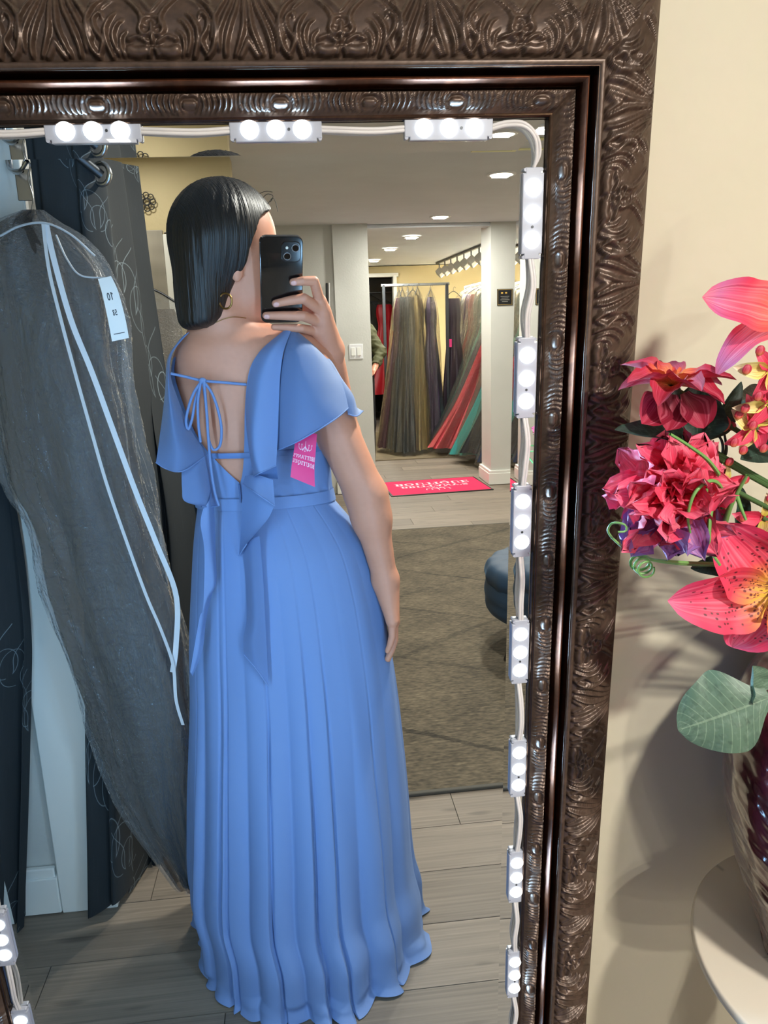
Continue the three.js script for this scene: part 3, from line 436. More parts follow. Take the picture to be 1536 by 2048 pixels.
// ---------------------------------------------------------------- rug, mat, ottoman
const rugTone = texture(1024, 1024, (x, y) => {
  const X = x / 1024 * 2.9, Y = y / 1024 * 3.12, a = (X * 0.62 + Y + 0.03 * nz(X * 3, Y * 3, 2)) / 0.66, b = (X * 0.62 - Y + 0.03 * nz(X * 3 + 9, Y * 3, 5)) / 0.66, la = Math.abs((a % 1 + 1) % 1 - 0.5), lb = Math.abs((b % 1 + 1) % 1 - 0.5), worn = 0.5 + 0.9 * nz(X * 1.4, Y * 1.4, 8);
  const line = (la + 0.012 * nz(X * 40, Y * 40, 21) < 0.019 ? 1 : 0) * clamp(worn) + (lb + 0.016 * nz(X * 40, Y * 40, 23) < 0.026 ? 0.7 : 0) * clamp(0.8 - worn * 0.4);
  const flecks = 22 * nz(X * 24, Y * 90, 1) + 20 * nz(X * 60, Y * 150, 3) + 14 * nz(X * 5, Y * 7, 6) + 26 * Math.max(0, nz(X * 9, Y * 120, 12) - 0.2);
  const v = 80 + flecks * 1.05 - 26 * line; return [v * 1.09, v * 0.98, v * 0.8];
});
const rugBump = grey(256, 256, (x, y) => 128 + 100 * tiled(60, 90, x, y, 256, 256, 17));
{
  const g = sheet(2, 2, (u, v) => [0, 0, 0]); const t = thing('area_rug', 'worn grey beige area rug with a dark diamond line pattern', 'rug', [0.82, 0, 2.22]);
  const top = rbox(2.7, 0.011, 3.13, 0.004).translate(0, 0.0058, 0), p = top.attributes.position, uv = top.attributes.uv; for (let i = 0; i < p.count; i++) uv.setXY(i, p.getX(i) / 2.9 + 0.53, p.getZ(i) / 3.13 + 0.5);
  part('rug_pile', top, std('#ffffff', 0.95, { map: rugTone, bumpMap: rep(rugBump, 6, 6), bumpScale: 0.004 }), t);
  part('bound_edge', join([rbox(2.72, 0.012, 0.016, 0.004).translate(0, 0.006, -1.57), rbox(2.72, 0.012, 0.016, 0.004).translate(0, 0.006, 1.57)]), std('#55524b', 0.9), t); t.rotation.y = -0.012;
  const brown = texture(256, 256, (x, y) => { const v = 104 + 26 * tiled(30, 60, x, y, 256, 256, 23) + 14 * tiled(7, 9, x, y, 256, 256, 25); return [v * 1.08, v * 0.95, v * 0.74]; });
  const b = single('area_rug', rbox(2.6, 0.01, 2.3, 0.003).translate(1.3, 0.005, 7.9), std('#ffffff', 0.95, { map: brown }), 'brown rug under the rolling gown rack', 'rug');
}
const emblem = (c, x, y, s, col) => { // small chandelier with curled arms
  c.strokeStyle = col; c.fillStyle = col; c.lineWidth = s * 0.09; c.lineCap = 'round'; c.beginPath(); c.moveTo(x, y - s); c.lineTo(x, y + s * 0.5); c.stroke();
  for (const d of [-1, 1]) for (const [r, k] of [[1.5, 0], [0.8, 0.1]]) { c.beginPath(); c.moveTo(x, y - s * 0.2); c.bezierCurveTo(x + d * s * r * 0.4, y + s * 0.9, x + d * s * r, y + s * 0.7, x + d * s * r, y - s * 0.25); c.stroke(); c.beginPath(); c.arc(x + d * s * r, y - s * 0.4, s * 0.12, 0, 7); c.fill(); }
  for (const [dx, dy] of [[0, 0.75], [-0.5, 0.62], [0.5, 0.62], [-1, 0.55], [1, 0.55]]) { c.beginPath(); c.arc(x + dx * s, y + dy * s, s * 0.12, 0, 7); c.fill(); }
};
{
  const print = drawn(1024, 704, (c, w, h) => {
    c.fillStyle = '#d91a52'; c.fillRect(0, 0, w, h); seed(3); for (let k = 0; k < 5000; k++) { c.fillStyle = `rgba(${rnd() < 0.5 ? '255,70,120' : '150,10,50'},0.12)`; c.fillRect(rnd(0, w), rnd(0, h), 4, 4); }
    c.fillStyle = '#e7c9d0'; c.textAlign = 'center'; c.font = 'bold 118px serif'; c.fillText("BRITTANY'S", w / 2, 400); c.font = 'bold 150px serif'; c.fillText('BOUTIQUE', w / 2, 550); emblem(c, w / 2, 205, 82, '#e7c9d0');
  });
  const t = thing('door_mat', 'bright pink red mat with a black border and pale shop lettering', 'mat', [1.155, 0, 5.25]); t.rotation.y = -0.06;
  part('mat_border', rbox(0.9, 0.008, 0.62, 0.003).translate(0, 0.004, 0), M.black, t);
  const g = new THREE.PlaneGeometry(0.868, 0.585).rotateX(-Math.PI / 2).translate(0, 0.0086, 0); part('mat_print', g, std('#ffffff', 0.9, { map: print, bumpMap: rep(rugBump, 3, 2), bumpScale: 0.002 }), t);
}
{
  const t = thing('ottoman', 'round navy blue tufted ottoman on tapered dark legs at the rug', 'ottoman', [1.075, 0.0115, 1.62]), velvet = phy('#1f3a52', 0.6, { sheen: 0.8, sheenRoughness: 0.4, sheenColor: new THREE.Color('#4b7390') });
  part('cushion', sheet(120, 30, (u, v) => { const a = u * Math.PI * 2, k = table([[0, 0.01, 0.395], [0.3, 0.2, 0.412], [0.55, 0.31, 0.395], [0.68, 0.335, 0.35], [0.78, 0.328, 0.315]], v * 0.78), tuft = 1 - 0.02 * Math.abs(Math.sin(a * 9)) * smooth(0.3, 0.6, v); return [Math.cos(a) * k[0] * tuft, k[1] - 0.012 * Math.abs(Math.sin(a * 9)) ** 4 * (1 - v), Math.sin(a) * k[0] * tuft]; }), velvet, t);
  part('base', sheet(90, 16, (u, v) => { const a = u * Math.PI * 2, k = table([[0, 0.325, 0.318], [0.4, 0.33, 0.25], [0.8, 0.28, 0.165], [1, 0.02, 0.15]], v); return [Math.cos(a) * k[0], k[1], Math.sin(a) * k[0]]; }), velvet, t);
  for (let k = 0; k < 4; k++) part('leg', tube([[Math.cos(k * 1.571 + 0.35) * 0.22, 0.17, Math.sin(k * 1.571 + 0.35) * 0.22], [Math.cos(k * 1.571 + 0.35) * 0.29, 0.003, Math.sin(k * 1.571 + 0.35) * 0.29]], u => 0.02 - 0.009 * u, 4, 12), std('#1d1714', 0.4), t);
}
// ---------------------------------------------------------------- gown room
{
  const t = thing('rolling_rack', 'grey steel rolling garment rack in the gown room', 'rack', [1.36, 0, 7.5]);
  for (const x of [-0.36, 0.36]) { part('upright', rbox(0.035, 1.84, 0.03, 0.004).translate(x, 0.94, 0), M.darkSteel, t); part('foot', rbox(0.05, 0.035, 0.5, 0.008).translate(x, 0.065, 0), M.darkSteel, t); for (const z of [-0.22, 0.22]) part('caster', new THREE.CylinderGeometry(0.028, 0.028, 0.02, 18).rotateZ(Math.PI / 2).translate(x, 0.028, z), M.black, t); }
  part('top_rail', rbox(0.78, 0.03, 0.03, 0.006).translate(0, 1.855, 0), M.steel, t); part('bottom_rail', rbox(0.72, 0.025, 0.025, 0.005).translate(0, 0.1, 0), M.darkSteel, t);
  const G = 'bagged gowns on the rolling rack', A = 1.25;
  gown('dusky burgundy gown at the left end of the rolling rack', { x: 1.17, z: 7.46, top: 1.8, ang: A, sx: -0.2, sz: -0.1, flare: 0.22, w: 0.75, mat: satin('#3f1228'), sd: 11, group: G });
  gown('charcoal grey gown second from the left on the rolling rack', { x: 1.21, z: 7.48, top: 1.81, ang: A, sx: -0.14, sz: -0.25, flare: 0.22, w: 0.8, mat: satin('#26292a'), sd: 12, group: G });
  gown('black gown trailing lowest at the front of the rolling rack', { x: 1.27, z: 7.46, top: 1.81, bottom: 0.05, ang: A + 0.2, sx: -0.1, sz: -0.3, flare: 0.25, mat: satin('#15181a'), sd: 13, group: G });
  gown('champagne gold sequined gown in the middle of the rolling rack', { x: 1.38, z: 7.46, top: 1.82, bottom: 0.06, ang: A, sx: -0.07, sz: -0.32, flare: 0.2, w: 0.9, mat: sparkle('#8f7d52', 0.5), sd: 14, group: G });
  gown('pewter silver sequined gown beside the gold one on the rack', { x: 1.32, z: 7.42, top: 1.8, bottom: 0.06, ang: A - 0.3, sx: -0.06, sz: -0.3, flare: 0.2, w: 0.8, mat: sparkle('#4a4740', 0.5), sd: 24, group: G });
  gown('deep purple gown next to the upright of the rolling rack', { x: 1.53, z: 7.48, top: 1.8, ang: A, sx: -0.02, sz: -0.1, flare: 0.24, w: 0.9, mat: satin('#33243f'), sd: 15, group: G });
  gown('dark plum gown with thin straps right of the rack upright', { x: 1.82, z: 7.62, top: 1.78, bottom: 0.14, ang: 0.5, w: 0.72, flare: 0.2, mat: satin('#2c1c2a'), bag: null, sd: 16, group: G });
  const pinkTag = rbox(0.05, 0.09, 0.002, 0.0008).translate(1.745, 1.2, 7.5); single('price_tag', pinkTag, std('#e0357a', 0.5), 'small pink price tag on the dark plum gown', 'tag');
  const rail = thing('wall_rail', 'long white garment rail behind the column', 'rail', [2.25, 0, 7.3]);
  part('hanging_bar', new THREE.CylinderGeometry(0.016, 0.016, 3.4, 14).rotateX(Math.PI / 2).translate(0, 1.88, 0), M.steel, rail); for (const z of [-1.65, 1.65]) part('upright', rbox(0.035, 1.88, 0.035, 0.005).translate(0, 0.94, z), M.steel, rail);
  const R2 = 'bagged gowns on the wall rail', L2 = [['navy blue', '#1b2740'], ['black', '#14161a'], ['teal green', '#2a7f7c'], ['midnight blue', '#18233a'], ['scarlet sequined', '#a01d2a'], ['dark navy', '#151d2e'], ['sea green', '#338780'], ['charcoal', '#2b2d31'], ['ivory', '#8f8b84'], ['crimson', '#8a1a26'], ['indigo', '#22254a'], ['smoke grey', '#5a5c60']];
  L2.forEach(([c, hex], k) => gown(`${c} gown in clear plastic on the wall rail, ${['nearest the column', 'second from the column', 'third from the column', 'fourth from the column', 'fifth from the column', 'sixth from the column', 'seventh from the column', 'eighth from the column', 'ninth from the column', 'third from the far end', 'second from the far end', 'at the far end'][k]}`, { x: 2.25, z: 5.85 + k * 0.25, top: 1.84 + 0.012 * (k % 3), bottom: 0.1 + 0.05 * (k % 2), ang: 0.08, sx: [-0.25, -0.35, -0.42, -0.3, -0.55, -0.5, -0.45, -0.3, -0.2, -0.25, -0.3, -0.2][k], sz: 0.05, flare: 0.3, w: 0.95, mat: /sequined/.test(c) ? sparkle(hex, 0.4) : satin(hex), sd: 40 + k, group: R2 }));
}
{ // past the far doorway
  const G = 'gowns past the far doorway';
  gown('bright red ball gown past the far doorway', { x: 1.33, z: 10.4, top: 1.8, bottom: 0.42, ang: 0.2, flare: 0.42, w: 0.9, mat: satin('#a5121f'), bag: null, sd: 61, group: G });
  gown('black bagged gown past the far doorway, left of the red one', { x: 1.05, z: 10.9, top: 1.85, bottom: 0.1, ang: 0.4, mat: satin('#16181d'), sd: 62, group: G });
  gown('silver bagged gown past the far doorway, deepest on the rack', { x: 1.22, z: 11.3, top: 1.9, bottom: 0.2, ang: 0.4, mat: sparkle('#9aa0a8', 0.4), sd: 63, group: G });
  const r = thing('garment_rack', 'chrome garment rack past the far doorway', 'rack', [1.25, 0, 11.0]); part('top_bar', new THREE.CylinderGeometry(0.014, 0.014, 1.0, 12).rotateZ(Math.PI / 2).translate(0, 1.93, 0), M.steel, r); for (const x of [-0.5, 0.5]) part('upright', new THREE.CylinderGeometry(0.014, 0.014, 1.93, 12).translate(x, 0.965, 0), M.steel, r);
}
{ // ceiling track with square spot heads
  const a = [2.05, 6.35], b = [1.95, 9.4], t = thing('track_rail', 'grey lighting track along the gown room ceiling', 'track', [2.0, H, 7.85]), dx = b[0] - a[0], dz = b[1] - a[1], ln = Math.hypot(dx, dz);
  part('track_bar', rbox(0.035, 0.022, ln, 0.003).rotateY(Math.atan2(dx, dz)).translate(0, -0.003, 0), M.darkSteel, t);
  for (let k = 0; k < 9; k++) {
    const u = (k + 0.5) / 9, s = thing('track_spotlight', `${['nearest', 'second nearest', 'third nearest', 'fourth nearest', 'middle', 'fourth farthest', 'third farthest', 'second farthest', 'farthest'][k]} square grey spot head on the ceiling track`, 'spotlight', [a[0] + dx * u, H - 0.014, a[1] + dz * u], 'square track spot heads');
    part('stem', new THREE.CylinderGeometry(0.008, 0.008, 0.08, 10).translate(0, -0.04, 0), M.darkSteel, s);
    part('lamp_head', rbox(0.085, 0.085, 0.11, 0.006).rotateX(0.5).rotateZ(0.75).translate(0.01, -0.115, 0), std('#8c8880', 0.5), s);
    part('lamp_face', rbox(0.07, 0.004, 0.07, 0.001).rotateZ(0.75).translate(0.05, -0.155, 0), new THREE.MeshStandardMaterial({ color: '#fff4da', emissive: new THREE.Color(1, 0.88, 0.66), emissiveIntensity: 3 }), s);
    const l = new THREE.SpotLight(WARM, 26, 6, 0.75, 0.6, 2); l.name = 'lamp'; l.position.set(0.07, -0.175, 0); l.target.position.set(0.9, -0.9, 0); s.add(l, l.target); l.castShadow = true;
  }
}

// ---------------------------------------------------------------- plant stand, urn and silk flowers
const TX = 0.627, TZ = -0.591, TY = 0.63;
{
  const t = thing('plant_stand', 'round white painted pedestal table under the purple urn', 'table', [TX, 0, TZ]), scuff = texture(256, 256, (x, y) => { const v = 226 + 8 * tiled(6, 6, x, y, 256, 256, 33) - (nz(x / 5, y / 14, 3) > 0.62 ? 40 : 0); return [v, v * 0.95, v * 0.87]; }), M_top = phy('#ffffff', 0.4, { map: scuff, clearcoat: 0.2 });
  part('table_top', lathe([[0, TY - 0.026], [0.155, TY - 0.026], [0.166, TY - 0.022], [0.171, TY - 0.014], [0.171, TY - 0.005], [0.168, TY], [0, TY]], 80), M_top, t);
  part('pedestal', lathe([[0.001, 0.16], [0.03, 0.16], [0.036, 0.2], [0.024, 0.26], [0.04, 0.33], [0.03, 0.42], [0.024, 0.5], [0.05, 0.57], [0.06, 0.602], [0.001, 0.603]], 36), M_top, t);
  for (let k = 0; k < 3; k++) { const a = k * 2.094 + 2.6, c = Math.cos(a), s = Math.sin(a); part('leg', tube([[c * 0.02, 0.2, s * 0.02], [c * 0.08, 0.19, s * 0.08], [c * 0.13, 0.09, s * 0.13], [c * 0.165, 0.012, s * 0.165]], u => 0.017 - 0.005 * u, 20, 10), M_top, t); }
  const streak = texture(256, 512, (x, y) => { const n = tiled(9, 10, x, y, 256, 512, 45) + 0.7 * tiled(30, 24, x, y, 256, 512, 47), v = 62 + 34 * n; return [v * 1.3, v * 0.46, v * 0.68]; }), lump = grey(256, 512, (x, y) => 128 + 70 * tiled(10, 16, x, y, 256, 512, 52) + 90 * tiled(28, 44, x, y, 256, 512, 54));
  const u = thing('flower_urn', 'large glossy plum purple hammered glass urn on the white stand', 'vase', [TX, TY, TZ]);
  const urnT = [[0, 0.07], [0.008, 0.086], [0.05, 0.105], [0.14, 0.143], [0.24, 0.171], [0.32, 0.176], [0.38, 0.16], [0.43, 0.11], [0.455, 0.085], [0.475, 0.082], [0.49, 0.095]];
  part('urn_body', sheet(160, 140, (a, b) => { const y = b * 0.49, r = table(urnT, y)[0] + 0.0022 * nz(Math.cos(a * 6.2832) * 6, y * 30, Math.sin(a * 6.2832) * 6) * smooth(0, 0.05, y), th = a * Math.PI * 2 + y * 0.8; return [Math.cos(th) * r, y, Math.sin(th) * r]; }, 2, 1), phy('#ffffff', 0.12, { map: streak, clearcoat: 1, clearcoatRoughness: 0.04, bumpMap: lump, bumpScale: 0.006 }), u);
  part('urn_foot', lathe([[0, 0], [0.088, 0], [0.09, 0.006], [0.08, 0.014], [0, 0.014]], 48), phy('#4a2433', 0.15, { clearcoat: 1 }), u);
}
const petalMap = (stops, spots = 0, sd = 1) => drawn(128, 256, (c, w, h) => { const g = c.createLinearGradient(0, h, 0, 0); for (const [k, col] of stops) g.addColorStop(k, col); c.fillStyle = g; c.fillRect(0, 0, w, h); seed(sd); for (let k = 0; k < 60; k++) { c.strokeStyle = `rgba(${rnd() < 0.5 ? '255,190,190' : '140,10,50'},0.16)`; c.lineWidth = rnd(1, 4); c.beginPath(); const x = rnd(0, w); c.moveTo(x, h); c.lineTo(mix(x, w / 2, 0.3), 0); c.stroke(); } for (let k = 0; k < spots; k++) { const y = h - Math.abs(rnd(0, 1) + rnd(0, 1) - 0.6) * h * 0.6; c.fillStyle = 'rgba(70,8,24,0.8)'; c.beginPath(); c.ellipse(rnd(8, w - 8), y, rnd(1, 2.4), rnd(1.5, 4), 0, 0, 7); c.fill(); } });
const petalMat = (stops, spots, sd) => phy('#ffffff', 0.6, { map: petalMap(stops, spots, sd), transmission: 0.18, thickness: 0, sheen: 0.3 });
const M_lily = petalMat([[0, '#e8d23c'], [0.22, '#f0a24a'], [0.42, '#ea3f58'], [0.75, '#e8305a'], [1, '#e05a86']], 150, 3), M_lilyPlain = petalMat([[0, '#f3b95a'], [0.3, '#ef6a52'], [0.6, '#e8405e'], [0.85, '#c95d93'], [1, '#e2667e']], 0, 4);
const M_red = petalMat([[0, '#d9b43c'], [0.3, '#d8683a'], [0.55, '#b81838'], [1, '#a0122f']], 0, 5), M_crimson = petalMat([[0, '#5a0a1c'], [0.5, '#8f1030'], [1, '#a81636']], 0, 9), M_pink = petalMat([[0, '#c81440'], [0.5, '#ea3258'], [1, '#f0607e']], 0, 6), M_violet = petalMat([[0, '#c2416e'], [0.5, '#9a5a9c'], [1, '#8f6ab4']], 0, 7), M_cream = petalMat([[0, '#c9c52a'], [0.6, '#e6e08a'], [1, '#f0e8c0']], 0, 8);
const leafTone = (a, b, sd) => drawn(128, 256, (c, w, h) => { c.fillStyle = a; c.fillRect(0, 0, w, h); seed(sd); c.strokeStyle = b; c.lineWidth = 4; c.beginPath(); c.moveTo(w / 2, h); c.lineTo(w / 2, 0); c.stroke(); c.lineWidth = 1.6; for (let k = 0; k < 12; k++) { const y = h - k * 22; for (const d of [-1, 1]) { c.beginPath(); c.moveTo(w / 2, y); c.lineTo(w / 2 + d * 64, y - 40); c.stroke(); } } for (let k = 0; k < 400; k++) { c.fillStyle = `rgba(${rnd() < 0.5 ? '0,0,0' : '190,210,190'},0.07)`; c.fillRect(rnd(0, w), rnd(0, h), rnd(2, 10), rnd(2, 14)); } });
const M_leafDark = phy('#ffffff', 0.45, { map: leafTone('#1c3128', '#2f4a3c', 2), transmission: 0.1, thickness: 0 }), M_leafPale = phy('#ffffff', 0.5, { map: leafTone('#5a7460', '#7b937a', 3), transmission: 0.12, thickness: 0 }), M_stem = std('#3b5a2c', 0.6), M_tendril = phy('#6c9a54', 0.4, { sheen: 0.4 }), M_wire = std('#1d2417', 0.7);
function petal(p, dir, nrm, len, wid, o = {}) { // from p along dir, its face towards nrm; bend curls it back from the face
  const { bend = 0.3, cup = 0.15, ruffle = 0, tip = 0.5, base = 0.25, twist = 0, sd = 1, nu = 10, nv = 18, notch = 0 } = o, d = V3(dir).normalize(), n = V3(nrm).addScaledVector(d, -V3(nrm).dot(d)).normalize(), s = new THREE.Vector3().crossVectors(d, n);
  return sheet(nu, nv, (u, v) => {
    const a = u * 2 - 1, prof = Math.max(0.03, (mix(base, 1, smooth(0, 0.45, v)) * Math.pow(clamp(1 - Math.pow(v, 0.5 + 1.5 * tip)), 0.6))), w = wid / 2 * prof, an = bend * v * 1.6, L = len * (v + (notch ? notch * Math.cos(a * 14 + sd) * smooth(0.7, 1, v) * 0.06 : 0));
    const along = Math.abs(bend) < 0.02 ? L : len * Math.sin(an) / (bend * 1.6), back = Math.abs(bend) < 0.02 ? 0 : len * (1 - Math.cos(an)) / (bend * 1.6), tw = twist * v, side = a * w, lift = cup * w * a * a * 2 + ruffle * w * Math.sin(v * 16 + a * 3 + sd) * Math.abs(a) - 0.06 * w * Math.exp(-a * a * 30);
    const q = new THREE.Vector3(...p).addScaledVector(d, along + (L - len * v)).addScaledVector(s, side * Math.cos(tw)).addScaledVector(n, -back + lift + side * Math.sin(tw)); return [q.x, q.y, q.z];
  });
}
const bunch = 'silk flowers in the purple urn', foot = [TX, TY + 0.45, TZ];
const stemTo = p => tube([foot, [mix(foot[0], p[0], 0.35), mix(foot[1], p[1], 0.5), mix(foot[2], p[2], 0.3)], p], 0.0025, 20, 6);
{ // lilies: centre, facing, petals [length, width, direction, options]
  const lily = (label, c, face, petals, mat, stamens = true) => {
    const t = thing('silk_lily', label, 'flower', c, bunch);
    petals.forEach(([len, wid, dir, o], k) => wpart('petal', petal(c, dir, (o && o.nrm) || face, len, wid, { bend: 0.35, cup: 0.3, ruffle: 0.12, tip: 0.75, sd: k, ...o }), mat, t));
    if (stamens) for (let k = 0; k < 5; k++) { const a = k * 1.257, e = [c[0] + face[0] * 0.035 + Math.cos(a) * 0.012, c[1] + face[1] * 0.035 + Math.sin(a) * 0.012, c[2] + face[2] * 0.035]; const s = wpart('stamen', tube([c, e], 0.0011, 6, 6), M_cream, t); wpart('anther', new THREE.SphereGeometry(0.0035, 10, 8).scale(1.6, 0.7, 0.7).translate(...e), M_red, s); }
    wpart('stem', stemTo(c), M_stem, t); return t;
  };
  lily('spotted pink lily with a yellow throat at the right picture edge', [0.4105, 1.1851, -0.56], [-0.25, 0.15, 1], [
    [0.1, 0.066, [-1, 0.0, 0.25], { bend: 0.3, cup: 0.25, tip: 1.7 }], [0.086, 0.074, [-0.72, 0.75, 0.1], { bend: 0.35, tip: 1.5 }], [0.078, 0.062, [-0.35, -0.95, 0.2], { bend: 0.55, tip: 1.8 }], [0.09, 0.06, [0.5, 0.85, 0.1]], [0.09, 0.06, [0.95, 0.1, 0.1]], [0.085, 0.06, [0.5, -0.8, 0.1]]], M_lily);
  lily('large plain pink lily highest in the bouquet, curling out of frame', [0.3929, 1.4185, -0.58], [-0.1, -0.25, 1], [
    [0.08, 0.042, [-0.96, 0.33, 0.1], { bend: 0.25, cup: 0.2, tip: 2.6, nrm: [-0.1, 0.5, 0.9] }], [0.078, 0.036, [-0.98, 0.02, 0.15], { bend: 0.85, cup: 0.15, tip: 1.5, nrm: [-0.1, 1, 0.25] }], [0.1, 0.055, [0.3, 0.9, 0.2]], [0.1, 0.055, [0.9, 0.2, 0.2]], [0.1, 0.055, [0.4, -0.8, 0.2]]], M_lilyPlain);
}
{ // dark red bloom seen from the side
  const c = [0.308, 1.3637, -0.6], t = thing('silk_red_bloom', 'dark red open bloom with yellow throat at the upper left of the bouquet', 'flower', c, bunch); seed(17);
  for (let k = 0; k < 11; k++) { const a = k / 11 * Math.PI * 2 + rnd(-0.2, 0.2), up = k % 2 ? 0.75 : 0.28; wpart('petal', petal(c, [Math.cos(a), up + rnd(-0.12, 0.12), Math.sin(a)], [-Math.cos(a) * 0.5, 1, -Math.sin(a) * 0.5], rnd(0.044, 0.055), rnd(0.026, 0.034), { bend: 0.5, cup: 0.35, ruffle: 0.2, tip: 1.1, sd: k, nu: 8, nv: 12 }), M_red, t); }
  for (const [dx, dy] of [[-0.012, -0.022], [0.014, -0.02], [-0.034, -0.03]]) wpart('drooping_petal', petal([c[0] + dx * 0.4, c[1] - 0.004, c[2] + 0.01], [dx * 30, -1, 0.5], [0, 0.4, 1], 0.034, 0.034, { bend: -0.3, cup: 0.4, tip: 1.6, nu: 8, nv: 10 }), M_crimson, t);
  wpart('calyx', new THREE.SphereGeometry(0.009, 14, 10).scale(1, 1.3, 1).translate(c[0], c[1] - 0.008, c[2]), M_leafDark, t); wpart('stem', stemTo(c), M_stem, t);
}
{ // frilled carnation
  const c = [0.3117, 1.2737, -0.585], t = thing('silk_carnation', 'round frilled hot pink carnation with violet lower petals', 'flower', c, bunch); seed(23);
  for (let k = 0; k < 74; k++) { const y = 1 - 2 * (k + 0.5) / 74, a = k * 2.39996, r = Math.sqrt(1 - y * y), dir = [Math.cos(a) * r, y, Math.sin(a) * r], inner = k % 3 === 0 ? 0.7 : 1, low = y < -0.35; wpart('petal', petal([c[0] + dir[0] * 0.006, c[1] + dir[1] * 0.006, c[2] + dir[2] * 0.006], [dir[0] + rnd(-0.25, 0.25), dir[1] + rnd(-0.2, 0.2) - (low ? 0.2 : 0), dir[2] + 0.25], [rnd(-1, 1), rnd(-1, 1), 1], (low ? 0.058 : 0.05) * inner, 0.03, { bend: rnd(-0.5, 0.6), cup: 0.25, ruffle: 0.5, tip: 3.5, base: 0.15, notch: 1, sd: k, nu: 10, nv: 9 }), low && k % 2 ? M_violet : M_pink, t); }
  wpart('stem', stemTo([c[0], c[1] - 0.02, c[2] - 0.02]), M_stem, t);
}
{ // small two coloured blossoms at the picture edge
  seed(29);
  for (const [c, n, label] of [[[0.3659, 1.3843, -0.56], 6, 'small yellow star blossom with red petal tips under the top lily'], [[0.3765, 1.3549, -0.57], 6, 'small cream and pink blossom just below the yellow star blossom'], [[0.3719, 1.3337, -0.575], 7, 'small pink and violet blossom with a stray red bud'], [[0.366, 1.274, -0.6], 5, 'little orange red blossom half hidden behind the carnation'], [[0.4126, 1.237, -0.6], 4, 'tiny violet blossom above the spotted lily']]) {
    const t = thing('silk_blossom', label, 'flower', c, bunch); for (let k = 0; k < n; k++) { const a = k / n * 6.283 + rnd(-0.2, 0.2); const m = k % 2 ? M_cream : M_pink; wpart('petal', petal(c, [Math.cos(a), Math.sin(a), 0.3], [0, 0, 1], rnd(0.02, 0.03), rnd(0.012, 0.018), { bend: 0.5, cup: 0.3, tip: 1.2, sd: k, nu: 6, nv: 8 }), m, t); wpart('petal_tip', new THREE.SphereGeometry(0.0034, 10, 8).scale(1.2, 1.2, 0.5).translate(c[0] + Math.cos(a) * 0.021, c[1] + Math.sin(a) * 0.021, c[2] + 0.004), M_red, t); } wpart('stem', stemTo(c), M_stem, t);
  }
}
